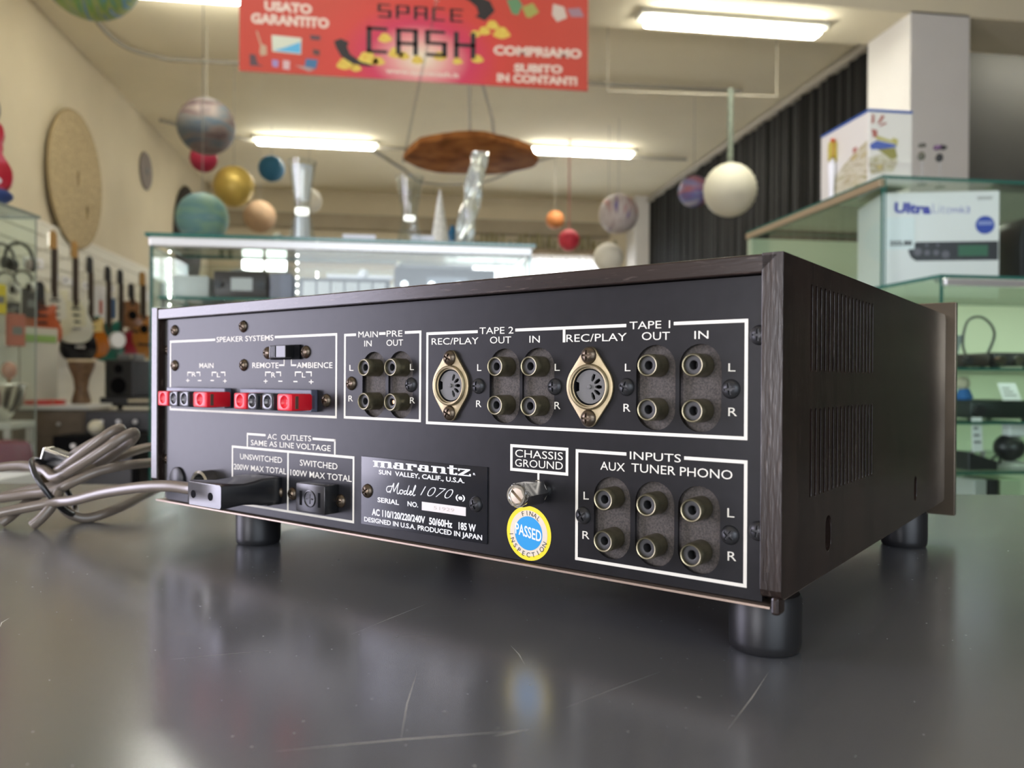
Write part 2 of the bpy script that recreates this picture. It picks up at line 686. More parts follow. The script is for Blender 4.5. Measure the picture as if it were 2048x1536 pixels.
# ------------------------------------------------------------------ metal counter
def counter_material():
    m = bpy.data.materials.new('scuffed_steel')
    m.use_nodes = True
    nt = m.node_tree
    L = nt.links
    b = nt.nodes['Principled BSDF']
    b.inputs['Metallic'].default_value = 0.75
    tc = nt.nodes.new('ShaderNodeTexCoord')

    def noise(scale, stretch, rot, detail=3):
        mp = nt.nodes.new('ShaderNodeMapping')
        mp.inputs['Scale'].default_value = stretch
        mp.inputs['Rotation'].default_value = (0, 0, rot)
        L.new(tc.outputs['Object'], mp.inputs['Vector'])
        n = nt.nodes.new('ShaderNodeTexNoise')
        n.inputs['Scale'].default_value = scale
        n.inputs['Detail'].default_value = detail
        L.new(mp.outputs['Vector'], n.inputs['Vector'])
        return n

    def ramp(src, p0, p1, v0, v1):
        r = nt.nodes.new('ShaderNodeMapRange')
        r.inputs['From Min'].default_value = p0
        r.inputs['From Max'].default_value = p1
        r.inputs['To Min'].default_value = v0
        r.inputs['To Max'].default_value = v1
        L.new(src, r.inputs['Value'])
        return r.outputs['Result']

    def math_(op, a, bb):
        n = nt.nodes.new('ShaderNodeMath')
        n.operation = op
        for i, q in enumerate((a, bb)):
            if isinstance(q, (int, float)):
                n.inputs[i].default_value = q
            else:
                L.new(q, n.inputs[i])
        return n.outputs[0]
    big = noise(5, (1, 1, 1), 0, 4)
    rough = ramp(big.outputs['Fac'], 0.3, 0.7, 0.19, 0.25)
    # fine hairline scratches in a few directions: narrow ridges of stretched noise, broken up by patches
    total = None
    for rot, sc, st in ((0.35, 60, 0.05), (-0.5, 75, 0.045), (1.15, 85, 0.05), (2.0, 55, 0.05)):
        n = noise(sc, (st, 1, 1), rot, 2)
        d = math_('ABSOLUTE', math_('SUBTRACT', n.outputs['Fac'], 0.5), 0)
        line = ramp(d, 0.0, 0.003, 1.0, 0.0)
        patch = noise(16, (1, 1, 1), rot * 2.0, 2)
        line = math_('MULTIPLY', line, ramp(patch.outputs['Fac'], 0.60, 0.68, 0.0, 1.0))
        total = line if total is None else math_('MAXIMUM', total, line)
    dust = noise(420, (1, 1, 1), 0, 1)
    specks = ramp(dust.outputs['Fac'], 0.765, 0.80, 0.0, 1.0)
    marks = math_('MAXIMUM', math_('MULTIPLY', total, 0.15), math_('MULTIPLY', specks, 0.5))
    mx = nt.nodes.new('ShaderNodeMix')
    mx.data_type = 'RGBA'
    mx.inputs['A'].default_value = (0.33, 0.34, 0.365, 1)
    mx.inputs['B'].default_value = (0.75, 0.74, 0.71, 1)
    L.new(marks, mx.inputs['Factor'])
    L.new(mx.outputs['Result'], b.inputs['Base Color'])
    L.new(math_('ADD', rough, math_('MULTIPLY', marks, 0.35)), b.inputs['Roughness'])
    return m


CT = [(-0.43, 0.822), (1.3, 0.49), (1.3, -0.75), (-0.43, -0.75)]
t = thing('counter', 'scratched dark steel shop counter under the amplifier', 'counter', (0, 0, T))
MB().prism([(a, b) for a, b in CT], -0.004, 0.0, 'xy').build('steel_top', counter_material(), t)
m_counter_body = mat('counter_body', (0.06, 0.06, 0.065), 0.5)
MB().prism([(-0.40, 0.78), (1.26, 0.455), (1.26, -0.70), (-0.40, -0.70)], -T, -0.004, 'xy').build('cabinet_body', m_counter_body, t)
# the few long scratches that catch the light
sc = MB()
for a, b, wd in (((-0.0314, 0.2188, 0.9500), (0.0381, 0.2228, 0.9500), 0.0006), ((0.0272, 0.2204, 0.9500), (0.0379, 0.2231, 0.9500), 0.0005), ((-0.0165, 0.3149, 0.9500), (0.0159, 0.3564, 0.9500), 0.0003),
                 ((0.1271, 0.2585, 0.9500), (0.0933, 0.2155, 0.9500), 0.0004), ((0.0082, 0.2739, 0.9500), (0.0019, 0.2182, 0.9500), 0.0003), ((-0.1529, 0.3416, 0.9500), (-0.1552, 0.3554, 0.9500), 0.0005),
                 ((0.0429, 0.2955, 0.9500), (0.0450, 0.2740, 0.9500), 0.0004), ((-0.0787, 0.2950, 0.9500), (-0.0406, 0.3006, 0.9500), 0.0002), ((0.0493, 0.2352, 0.9500), (0.0915, 0.2631, 0.9500), 0.0002)):
    a, b = Vector((a[0], a[1], 0.00003)), Vector((b[0], b[1], 0.00003))
    d = (b - a).normalized()
    nrm = Vector((-d.y, d.x, 0)) * wd / 2
    mid = (a + b) / 2 + nrm * random.uniform(-6, 6)
    sc.add([a, mid - nrm, b, mid + nrm], [(0, 1, 2, 3)])
sc.build('scratches', mat('bright_scratch', (0.62, 0.61, 0.58), 0.55, metal=0.7), t)['kind'] = 'stuff'


# ------------------------------------------------------------------ the amplifier
def wood(name, axis):
    """dark walnut vinyl with pores running along one axis"""
    m = bpy.data.materials.new(name)
    m.use_nodes = True
    nt = m.node_tree
    L = nt.links
    b = nt.nodes['Principled BSDF']
    b.inputs['Roughness'].default_value = 0.25
    b.inputs['Specular IOR Level'].default_value = 0.42
    tc = nt.nodes.new('ShaderNodeTexCoord')

    def noise(scale, along, detail):
        mp = nt.nodes.new('ShaderNodeMapping')
        s = [1.0, 1.0, 1.0]
        s[axis] = along
        mp.inputs['Scale'].default_value = s
        L.new(tc.outputs['Object'], mp.inputs['Vector'])
        n = nt.nodes.new('ShaderNodeTexNoise')
        n.inputs['Scale'].default_value = scale
        n.inputs['Detail'].default_value = detail
        L.new(mp.outputs['Vector'], n.inputs['Vector'])
        return n
    pores = noise(900, 0.12, 3)
    broad = noise(120, 0.10, 4)
    r1 = nt.nodes.new('ShaderNodeValToRGB')
    r1.color_ramp.elements[0].position = 0.3
    r1.color_ramp.elements[0].color = (0.014, 0.009, 0.0075, 1)
    r1.color_ramp.elements[1].position = 0.75
    r1.color_ramp.elements[1].color = (0.030, 0.018, 0.014, 1)
    L.new(broad.outputs['Fac'], r1.inputs['Fac'])
    r2 = nt.nodes.new('ShaderNodeMapRange')
    r2.inputs['From Min'].default_value = 0.60
    r2.inputs['From Max'].default_value = 0.72
    L.new(pores.outputs['Fac'], r2.inputs['Value'])
    mx = nt.nodes.new('ShaderNodeMix')
    mx.data_type = 'RGBA'
    mx.inputs['B'].default_value = (0.058, 0.042, 0.035, 1)
    L.new(r2.outputs['Result'], mx.inputs['Factor'])
    L.new(r1.outputs['Color'], mx.inputs['A'])
    L.new(mx.outputs['Result'], b.inputs['Base Color'])
    bp = nt.nodes.new('ShaderNodeBump')
    bp.inputs['Strength'].default_value = 0.16
    bp.inputs['Distance'].default_value = 0.0004
    L.new(pores.outputs['Fac'], bp.inputs['Height'])
    L.new(bp.outputs['Normal'], b.inputs['Normal'])
    return m


m_wood_x, m_wood_z = wood('walnut_vinyl_lengthwise', 0), wood('walnut_vinyl_upright', 2)
m_panel = mat('charcoal_paint', (0.013, 0.0125, 0.014), 0.32, var=0.10, scale=160, bump=0.03, spec=0.19)
m_print = mat('cream_print', (0.72, 0.69, 0.60), 0.6)
m_white_print = mat('white_print', (0.85, 0.84, 0.83), 0.6)
m_black = mat('black_plastic', (0.012, 0.012, 0.013), 0.28)
m_matt = mat('matt_black', (0.006, 0.006, 0.007), 0.8, spec=0.05)
m_rubber = mat('black_rubber', (0.010, 0.010, 0.011), 0.45)
m_red = mat('red_plastic', (0.60, 0.012, 0.024), 0.30, spec=0.3)
m_olive = mat('tarnished_brass', (0.20, 0.18, 0.115), 0.36, metal=0.85, var=0.18, scale=260)
m_nickel = mat('dull_nickel', (0.42, 0.36, 0.27), 0.38, metal=0.9, var=0.25, scale=300)
m_chrome = mat('bright_chrome', (0.68, 0.67, 0.64), 0.18, metal=1.0)
m_flange = mat('passivated_zinc', (0.31, 0.255, 0.155), 0.46, metal=0.85, var=0.2, scale=220)
m_fibre = mat('fibre_board', (0.060, 0.050, 0.043), 0.75, var=0.45, scale=1500)
m_screw_black = mat('black_oxide_screw', (0.035, 0.035, 0.037), 0.38, metal=0.5)
m_screw_brown = mat('brown_plated_screw', (0.12, 0.092, 0.066), 0.34, metal=0.9)
m_bare = mat('bare_steel_edge', (0.40, 0.31, 0.25), 0.4, metal=0.8)
m_alu = mat('brushed_champagne_aluminium', (0.22, 0.18, 0.135), 0.25, metal=0.85, var=0.06, scale=90, stretch=(0.05, 1, 1))
m_ins = mat('grey_insulator', (0.030, 0.029, 0.029), 0.5)

amp = thing('amplifier', 'vintage stereo amplifier in dark walnut case showing its rear panel of sockets', 'amplifier',
            (0.12869967, 0.25396775, T), -0.7922062)


def bool_mesh(a, b, name):
    oa, ob = link('a', a), link('b', b)
    md = oa.modifiers.new('cut', 'BOOLEAN')
    md.operation = 'DIFFERENCE'
    md.solver = 'EXACT'
    md.use_self = True
    md.object = ob
    dg = bpy.context.evaluated_depsgraph_get()
    me = bpy.data.meshes.new_from_object(oa.evaluated_get(dg))
    bpy.data.objects.remove(oa)
    bpy.data.objects.remove(ob)
    me.name = name
    return me


def mmbox(mb, x0, x1, y0, y1, z0, z1, bev=0.0):
    return mb.box(M(x0, y0, z0), M(x1, y1, z1), bev / 1000.0)


W_ = 400.0
D_ = 311.4
H_ = 120.3
# case: mitred top, two sides with ventilation slots
side = []
for k in range(17):
    yc = 31.0 + 5.62 * k
    for z0, z1 in ((34.0, 67.3), (80.3, 112.7)):
        side.append([(a / 1000, b / 1000 + ZB) for a, b in stadium(yc, (z0 + z1) / 2, 2.9, z1 - z0, 6)])
for yc in (54.0, 220.0):
    side.append([(a / 1000, b / 1000 + ZB) for a, b in stadium(yc, 18.0, 8.0, 14.5, 8)])
outline = [(0.0, 3.5), (D_, 1.0), (D_, H_), (0.0, H_)]
outline = [(a / 1000, b / 1000 + ZB) for a, b in outline]


def rounded_outline(z_low):
    pts = [(3.0, z_low - 0.0), (D_ - 4, z_low - 2.0), (D_ - 1.2, z_low - 1.2 + 0.4), (D_, z_low + 3.0), (D_, H_ - 4), (D_ - 1.2, H_ - 1.2), (D_ - 4, H_),
           (0.0, H_), (0.0, z_low + 3.0), (0.9, z_low + 0.9)]
    return [(a / 1000, b / 1000 + ZB) for a, b in pts]


me = sheet_mesh(rounded_outline(3.2), side, 0.0074, 0.0002)
p = MB()
p.bm(mesh_bm(me, Matrix.Translation((-0.0037, 0, 0)) @ YZ))
sp = p.build('side_panel', m_wood_z, amp)
tag(sp, 'walnut side panel with two blocks of vertical ventilation slots')
sk = MB()
for yc in (54.0, 220.0):
    sk.cyl(M(-6.6, yc, 18), M(-3.5, yc, 18), 0.0032, 14)
sk.build('case_screw', m_chrome, sp, smooth=40)
me = sheet_mesh(rounded_outline(11.0), [], 0.0074, 0.0007)
p = MB()
p.bm(mesh_bm(me, Matrix.Translation((-0.4 + 0.0037, 0, 0)) @ YZ))
p.build('side_panel', m_wood_z, amp)
p = MB()
p.prism([(a / 1000, b / 1000 + ZB) for a, b in ((-392.6, 113.7), (-7.6, 113.7), (-1.2, H_ - 0.6), (-2.2, H_), (-397.8, H_), (-398.8, H_ - 0.6))],
        -0.0002, D_ / 1000, 'xz', 0.0006)
p.build('top_panel', m_wood_x, amp)
p = MB()
mmbox(p, -396, -4, 0.4, 309, -0.5, 0.4, 0.1)
p.build('base_plate', m_bare, amp)
p = MB()
mmbox(p, -392.4, -7.7, 7.6, 308, 1.2, 113.5)
p.build('chassis', m_matt, amp)
p = MB()
mmbox(p, -3.6, -0.6, -0.4, 6, -2.2, 4.0, 1.0)
p.build('corner_clip', m_wood_z, amp)
# front fascia seen from behind
p = MB()
mmbox(p, -405.6, 5.7, 313.6, 319.5, -8.8, 128.6, 0.7)
p.build('front_panel', m_alu, amp, smooth=40)
p = MB()
mmbox(p, -398, -2, 308, 313.8, 2, 119)
p.build('fascia_bracket', m_matt, amp)
# feet
for x, y in ((-14, 24), (-322, 24), (-14, 262), (-386 + 20, 262)):
    f = MB()
    f.lathe([(0.0118, 0.0), (0.0127, 0.0012), (0.0130, 0.004), (0.0130, 0.0195), (0.0122, 0.0209)], 32,
            Matrix.Translation(Vector((x / 1000, y / 1000, 0.0))))
    f.build('foot', m_rubber, amp, smooth=40)

# rear panel with its cut-outs
PAIRS = {'pre': [-200.6, -182.4], 'tape': [-120.1, -102.5, -48.7, -30.9]}
holes = []
for xs in PAIRS.values():
    for x in xs:
        holes.append(stadium(x, 74.3, 16.2, 32.0))
IN_X = [-67.1, -48.8, -31.1]
IN_Z = [23.4, 23.1, 22.9]
for x, z in zip(IN_X, IN_Z):
    holes.append(stadium(x, z, 16.2, 32.0))
for x, z in ((-149.9, 74.2), (-76.9, 74.3)):
    holes.append(circle(x, z, 7.9, 36))
me = sheet_mesh([(-387.6 / 1000, 1.0 / 1000), (-7.7 / 1000, 1.0 / 1000), (-7.7 / 1000, 113.3 / 1000), (-387.6 / 1000, 113.3 / 1000)],
                [[(a / 1000, b / 1000) for a, b in h] for h in holes], 0.0014)
p = MB()
p.bm(mesh_bm(me, Matrix.Translation((0, 0.0037, ZB)) @ XZ))
panel = p.build('rear_panel', m_panel, amp)
p = MB()
mmbox(p, -392.5, -387.0, 4.6, 6.6, 1.2, 113.3)
p.build('side_flange', mat('flange_grey', (0.05, 0.045, 0.04), 0.5), amp)
for x0, x1, z in ((-212, -171, 74.3), (-131, -92, 74.3), (-60, -20, 74.3), (-78, -20, 23.1)):
    p = MB()
    mmbox(p, x0, x1, 5.6, 7.0, z - 17.5, z + 17.5)
    p.build('jack_board', m_fibre, amp)

PY = 2.94      # printed marks lie on the panel face


def onpanel(x, z):
    return M(x, PY, z)


def onplate(x, z):
    return M(x, 2.36, z)


def strip(mb, x0, z0, x1, z1, w=1.25):
    if abs(x1 - x0) > abs(z1 - z0):
        a, b = min(x0, x1), max(x0, x1)
        q = [(a, z0 - w / 2), (b, z0 - w / 2), (b, z0 + w / 2), (a, z0 + w / 2)]
    else:
        a, b = min(z0, z1), max(z0, z1)
        q = [(x0 - w / 2, a), (x0 + w / 2, a), (x0 + w / 2, b), (x0 - w / 2, b)]
    mb.add([onpanel(*c) for c in q], [(0, 1, 2, 3)])


def frame(mb, x0, x1, z0, z1, gaps=(), w=1.25):
    """rectangle given by its outer edges, open along the top where the caption sits"""
    h = w / 2
    strip(mb, x0 + h, z0, x0 + h, z1, w)
    strip(mb, x1 - h, z0, x1 - h, z1, w)
    strip(mb, x0 + w, z0 + h, x1 - w, z0 + h, w)
    cuts = [x0 + w] + [c for g in gaps for c in g] + [x1 - w]
    for a, b in zip(cuts[::2], cuts[1::2]):
        strip(mb, a, z1 - h, b, z1 - h, w)


def thin(mb, pts, w=0.7):
    for (a, b), (c, d) in zip(pts, pts[1:]):
        e = w / 2
        if abs(c - a) > abs(d - b):
            strip(mb, min(a, c) - e, b, max(a, c) + e, d, w)
        else:
            strip(mb, a, b, c, d, w)


F = MB()
frame(F, -384.3, -227.5, 56.8, 100.2, [(-335.2, -278.6)])
thin(F, [(-274.4, 84.2), (-270.4, 84.2), (-270.4, 87.6)], 0.8)
thin(F, [(-264.2, 87.6), (-264.2, 84.1), (-260.4, 84.1)], 0.8)
for xp, xm, r0, r1 in ((-364.2, -351.0, -360.4, -354.5), (-325.2, -338.2, -334.2, -328.9), (-286.7, -273.4, -282.4, -277.0),
                       (-247.7, -260.8, -256.2, -251.7)):
    a, b = min(xp, xm), max(xp, xm)
    thin(F, [(a, 78.2), (a, 80.4), (r0, 80.4)], 0.7)
    thin(F, [(b, 78.2), (b, 80.4), (r1, 80.4)], 0.7)
F.build('speaker_section_frame', m_print, panel)
F = MB()
frame(F, -222.2, -168.9, 57.0, 99.6, [(-213.4, -197.0), (-192.6, -179.6)])
F.build('preamp_section_frame', m_print, panel)
F = MB()
frame(F, -165.7, -13.2, 56.3, 98.6, [(-135.0, -114.4), (-61.2, -41.4)])
strip(F, -89.7, 92.2, -89.7, 97.6)
F.build('tape_section_frame', m_print, panel)
F = MB()
frame(F, -318.1, -214.2, 4.9, 38.3)
strip(F, -266.7, 5.5, -266.7, 37.6)
h = 0.6
strip(F, -303.2, 38.0, -303.2, 46.2, 1.1)
strip(F, -228.9, 38.0, -228.9, 46.2, 1.1)
strip(F, -303.6, 45.6, -286.4, 45.6, 1.2)
strip(F, -246.4, 45.6, -228.4, 45.6, 1.2)
F.build('outlet_section_frame', m_print, panel)
F = MB()
frame(F, -116.7, -87.3, 38.3, 49.6)
strip(F, -102.0, 35.5, -102.0, 38.3, 1.0)
F.build('ground_section_frame', m_print, panel)
F = MB()
frame(F, -83.8, -13.1, 4.9, 49.3, [(-60.8, -36.9)])
F.build('input_section_frame', m_print, panel)

WORDS = {
    'speaker_lettering': [('SPEAKER SYSTEMS', -333.8, -279.8, 99.6, 99.3, 2.95), ('MAIN', -351.6, -336.9, 84.5, 84.4, 2.9),
                          ('REMOTE', -298.8, -275.2, 84.3, 84.1, 2.9), ('AMBIENCE', -259.6, -231.0, 84.1, 83.9, 2.87),
                          ('R', -359.6, -355.3, 79.2, 79.3, 2.7), ('L', -333.3, -329.9, 78.9, 78.9, 2.6), ('+', -366.0, -362.2, 75.5, 75.5, 2.2),
                          ('-', -353.1, -349.4, 75.5, 75.5, 0.6), ('-', -339.9, -336.3, 75.6, 75.6, 0.6), ('+', -327.0, -323.3, 75.3, 75.4, 2.2),
                          ('R', -281.5, -277.9, 78.9, 78.9, 2.7), ('L', -255.3, -252.5, 78.9, 78.9, 2.6), ('+', -288.4, -284.8, 75.4, 75.5, 2.2),
                          ('-', -275.3, -271.8, 75.5, 75.5, 0.6), ('-', -262.4, -259.0, 75.4, 75.4, 0.6), ('+', -249.6, -245.9, 75.3, 75.3, 2.3)],
    'preamp_lettering': [('MAIN', -211.7, -197.9, 99.0, 98.7, 2.9), ('IN', -207.4, -202.2, 94.4, 94.4, 2.9), ('PRE', -191.8, -181.2, 98.8, 98.6, 2.86),
                         ('OUT', -191.9, -180.7, 94.4, 94.3, 2.86), ('L', -176.1, -173.6, 82.7, 82.7, 2.85), ('R', -176.0, -172.8, 67.0, 67.1, 2.85),
                         ('L', -218.2, -215.2, 82.5, 82.4, 2.9), ('R', -218.8, -215.5, 67.1, 67.2, 2.9)],
    'outlet_lettering': [('AC  OUTLETS', -284.8, -247.6, 45.0, 45.6, 2.85), ('SAME AS LINE VOLTAGE', -299.9, -232.1, 40.9, 41.3, 2.9),
                         ('UNSWITCHED', -310.0, -271.8, 32.5, 32.7, 3.05), ('200W MAX TOTAL', -316.0, -268.2, 26.3, 26.9, 3.1),
                         ('SWITCHED', -256.7, -226.8, 32.5, 32.4, 3.1), ('100W MAX TOTAL', -264.6, -216.1, 26.7, 27.0, 3.1)],
    'tape_lettering': [('TAPE 2', -134.0, -115.4, 98.3, 98.0, 2.85), ('REC/PLAY', -162.4, -134.5, 94.3, 94.0, 2.9), ('OUT', -128.1, -116.6, 94.1, 93.9, 2.9),
                       ('IN', -107.0, -101.7, 93.9, 93.8, 2.85), ('TAPE 1', -59.8, -42.8, 97.9, 97.8, 2.85), ('REC/PLAY', -88.6, -61.0, 93.8, 93.6, 2.95),
                       ('OUT', -54.5, -42.9, 93.7, 93.5, 2.95), ('IN', -33.2, -27.8, 93.5, 93.5, 2.88), ('L', -135.2, -132.8, 82.2, 82.2, 2.95),
                       ('R', -135.7, -132.7, 66.3, 66.4, 2.95), ('L', -94.2, -91.7, 82.1, 82.1, 2.85), ('R', -94.2, -91.3, 66.5, 66.6, 2.95),
                       ('L', -61.7, -59.3, 81.9, 81.9, 2.87), ('R', -62.2, -59.2, 66.4, 66.5, 3.0), ('L', -20.3, -17.7, 81.7, 81.7, 2.85),
                       ('R', -20.2, -17.0, 66.0, 66.1, 3.0)],
    'ground_lettering': [('CHASSIS', -114.1, -89.9, 45.9, 46.0, 3.1), ('GROUND', -114.1, -89.9, 41.9, 42.1, 3.1)],
    'input_lettering': [('INPUTS', -59.3, -38.2, 48.3, 48.4, 2.95), ('AUX', -72.3, -61.4, 43.5, 43.5, 3.2), ('TUNER', -58.6, -40.3, 43.7, 43.7, 3.2),
                        ('PHONO', -38.5, -18.5, 43.7, 43.8, 3.2), ('L', -80.0, -77.5, 31.0, 31.2, 3.1), ('R', -80.4, -77.1, 15.3, 15.5, 3.1),
                        ('L', -20.3, -17.7, 30.4, 30.5, 3.2), ('R', -20.1, -16.9, 15.1, 15.3, 3.2)]}
for nm, rows in WORDS.items():
    t_ = MB()
    for s, x0, x1, z0, z1, cap in rows:
        lettering(t_, s, x0, x1, z0, cap, onpanel, z1, bold=0.004 if nm in ('speaker_lettering', 'outlet_lettering') else 0.0)
    t_.build(nm, m_print, panel)

# nameplate
p = MB()
mmbox(p, -208.6, -128.7, 2.4, 3.0, 5.4, 38.9, 0.12)
plate = p.build('nameplate', mat('black_foil', (0.008, 0.009, 0.013), 0.13), amp)
t_ = MB()
for s, x0, x1, z0, z1, cap, bo in (('SUN  VALLEY, CALIF., U.S.A.', -196.1, -141.7, 32.0, 32.0, 2.05, 0.018), ('(e)', -146.8, -141.3, 24.4, 24.5, 2.0, 0.03),
                                   ('SERIAL', -196.9, -182.3, 18.5, 18.4, 2.2, 0.02), ('NO.', -176.7, -169.8, 18.5, 18.5, 2.2, 0.02),
                                   ('AC 110/120/220/240V', -200.8, -165.4, 12.2, 12.0, 3.0, 0.03), ('50/60Hz', -162.9, -148.7, 11.9, 11.8, 3.0, 0.03),
                                   ('185 W', -145.0, -135.0, 11.7, 11.7, 3.0, 0.03), ('DESIGNED IN U.S.A. PRODUCED IN JAPAN', -206.2, -131.4, 8.1, 8.0, 2.15, 0.02)):
    lettering(t_, s, x0, x1, z0, cap, onplate, z1, bold=bo)
lettering(t_, '1070', -168.5, -148.2, 25.4, 4.6, onplate, 25.4, bold=-0.022, shear=0.45)
lettering(t_, 'R', -136.7, -135.4, 35.4, 0.9, onplate, bold=0.02)
t_.build('nameplate_lettering', m_white_print, plate)


def ribbon(mb, pts, w, pos):
    pts = [Vector((a, b)) for a, b in pts]
    L_, R_ = [], []
    for i, q in enumerate(pts):
        d = pts[min(i + 1, len(pts) - 1)] - pts[max(i - 1, 0)]
        d = d.normalized() if d.length else Vector((1, 0))
        n_ = Vector((-d.y, d.x)) * w / 2
        L_.append(q + n_)
        R_.append(q - n_)
    vs = [pos(c.x, c.y) for c in L_] + [pos(c.x, c.y) for c in R_]
    k = len(pts)
    mb.add(vs, [(i, i + 1, k + i + 1, k + i) for i in range(k - 1)])


# maker's word mark in wide slab letters
SLAB = {
    'm': (2.75, [(0.05, 0, 0.8, 0.13), (0.22, 0, 0.66, 0.95), (0.0, 0.84, 0.66, 1.0), (1.0, 0, 1.72, 0.13), (1.12, 0, 1.58, 0.9), (0.6, 0.8, 1.5, 1.0),
                 (1.95, 0, 2.7, 0.13), (2.08, 0, 2.54, 0.9), (1.52, 0.8, 2.46, 1.0)]),
    'a': (1.72, [(0.3, 0.86, 1.3, 1.0), (0.22, 0.64, 0.62, 0.92), (0.92, 0.0, 1.38, 0.95), (1.2, 0, 1.68, 0.14), (0.35, 0.5, 1.0, 0.62), (0.05, 0.12, 0.5, 0.54),
                 (0.2, 0.0, 0.9, 0.14)]),
    'r': (1.5, [(0.05, 0, 0.85, 0.13), (0.22, 0, 0.68, 0.95), (0.0, 0.84, 0.68, 1.0), (0.62, 0.78, 1.4, 1.0), (0.98, 0.58, 1.42, 0.95)]),
    'n': (1.95, [(0.05, 0, 0.8, 0.13), (0.22, 0, 0.66, 0.95), (0.0, 0.84, 0.66, 1.0), (1.12, 0, 1.9, 0.13), (1.26, 0, 1.72, 0.9), (0.6, 0.8, 1.62, 1.0)]),
    't': (1.3, [(0.28, 0.06, 0.74, 1.32), (0.0, 0.84, 1.2, 1.0), (0.38, 0.0, 1.2, 0.15), (0.95, 0.05, 1.22, 0.3)])}
t_ = MB()
word = 'marantz'
tot = sum(SLAB[c][0] for c in word[:-1]) + 1.55
sx, sz, x = 62.6 / tot, 3.1, -200.3
for c in word:
    if c == 'z':
        for q in ([(0, 0.84), (1.4, 0.84), (1.4, 1.0), (0, 1.0)], [(0.9, 0.84), (1.4, 0.86), (0.55, 0.14), (0.0, 0.12)],
                  [(0.0, 0), (1.5, 0), (1.5, 0.15), (0, 0.15)], [(0, 0.62), (0.2, 0.62), (0.2, 0.9), (0, 0.9)], [(1.3, 0.1), (1.5, 0.1), (1.5, 0.34), (1.3, 0.34)]):
            t_.add([onplate(x + a * sx, 34.2 + b * sz) for a, b in q], [(0, 1, 2, 3)])
    else:
        for a, b, c2, d in SLAB[c][1]:
            t_.add([onplate(x + a * sx, 34.2 + b * sz), onplate(x + c2 * sx, 34.2 + b * sz), onplate(x + c2 * sx, 34.2 + d * sz),
                    onplate(x + a * sx, 34.2 + d * sz)], [(0, 1, 2, 3)])
        x += SLAB[c][0] * sx
t_.build('wordmark', m_white_print, plate)
# script lettering for Model, written as pen strokes
t_ = MB()
MX, MZ, S = -191.0, 22.4, 1.0
strokes = [[(3.0, 1.2), (1.2, 0.4), (0.2, 1.6), (1.0, 3.2), (3.0, 3.6), (5.0, 3.9)], [(2.6, 0.0), (3.6, 2.2), (5.2, 5.4), (5.0, 3.0), (5.2, 0.9)],
           [(5.2, 0.9), (6.6, 3.2), (8.4, 5.8), (7.6, 3.0), (7.4, 0.6), (8.2, 0.2), (9.0, 1.0)],
           [(10.6, 2.4), (9.4, 2.0), (9.2, 0.7), (10.0, 0.2), (11.0, 1.0), (11.2, 2.0), (10.6, 2.4), (11.6, 2.0)],
           [(13.6, 2.2), (12.4, 2.0), (11.9, 0.8), (12.6, 0.3), (13.6, 1.2), (14.6, 3.4), (15.4, 5.2), (14.4, 2.6), (13.9, 0.7), (14.4, 0.3), (15.2, 0.9)],
           [(15.2, 0.9), (16.4, 1.6), (16.9, 2.3), (16.2, 2.4), (15.6, 1.2), (16.0, 0.3), (17.0, 0.6)],
           [(17.0, 0.6), (18.4, 2.6), (19.6, 5.0), (19.2, 5.4), (18.2, 3.2), (17.8, 0.8), (18.4, 0.2), (19.4, 0.9)]]
for st in strokes:
    pts = [(q.x, q.y) for q in catmull([(a, b, 0) for a, b in st], 6)]
    ribbon(t_, [(MX + a * S, MZ + b * S * 0.92) for a, b in pts], 0.42, onplate)
t_.build('script_lettering', m_white_print, plate)
p = MB()
p.add([onplate(-167.5, 16.4), onplate(-140.8, 16.4), onplate(-140.8, 20.3), onplate(-167.5, 20.3)], [(0, 1, 2, 3)])
p.build('serial_strip', mat('satin_strip', (0.72, 0.66, 0.63), 0.45), plate)
p = MB()
lettering(p, '51929', -160.0, -147.5, 18.3, 1.5, lambda x, z: M(x, 2.33, z))
p.build('serial_digits', mat('faint_stamp', (0.46, 0.40, 0.37), 0.6), plate)

# round inspection sticker
stk = MB()
cx, cz = -106.8, 12.8
stk.prism([(a / 1000, b / 1000 + ZB) for a, b in circle(cx, cz, 11.4, 48)], 0.00285, 0.00295, 'xz')
stk = stk.build('inspection_sticker', mat('yellow_paper', (0.85, 0.66, 0.015), 0.45), amp)
p = MB()
p.add([M(a, 2.80, b) for a, b in circle(cx, cz, 9.6, 48)], [tuple(range(48))])
p.build('beige_ring', mat('beige_paper', (0.70, 0.60, 0.47), 0.5), stk)
p = MB()
p.add([M(a, 2.75, b) for a, b in circle(cx, cz, 7.1, 48)], [tuple(range(48))])
p.build('blue_disc', mat('blue_paper', (0.01, 0.28, 0.62), 0.45), stk)
p = MB()
lettering(p, 'PASSED', -113.6, -100.2, 14.3, 4.4, lambda x, z: M(x, 2.70, z), 12.2, bold=0.015)
p.build('passed_lettering', m_white_print, stk)
p = MB()
pos = lambda x, z: M(x, 2.72, z)
arc_lettering(p, 'FINAL', cx, cz, 8.4, 110, 52, 1.9, pos)
arc_lettering(p, 'INSPECTION', cx, cz, 9.0, 188, 336, 2.0, pos, inward=True)
p.build('arc_lettering', mat('black_ink', (0.015, 0.013, 0.012), 0.6), stk)

# pan head screws with a cross recess
a = MB()
a.lathe([(0.0003, -0.0022), (0.0012, -0.0021), (0.0024, -0.0016), (0.0032, -0.0008), (0.0035, -0.0001), (0.0035, 0.001)], 28,
        Matrix.Rotation(-PI / 2, 4, 'X'))
am = a.mesh('screw', m_screw_black, 50)
b = MB()
rm = Matrix.Rotation(0.5, 4, 'Y')
b.box((-0.0021, -0.004, -0.00042), (0.0021, -0.0010, 0.00042), mtx=rm)
b.box((-0.00042, -0.004, -0.0021), (0.00042, -0.0011, 0.0021), mtx=rm)
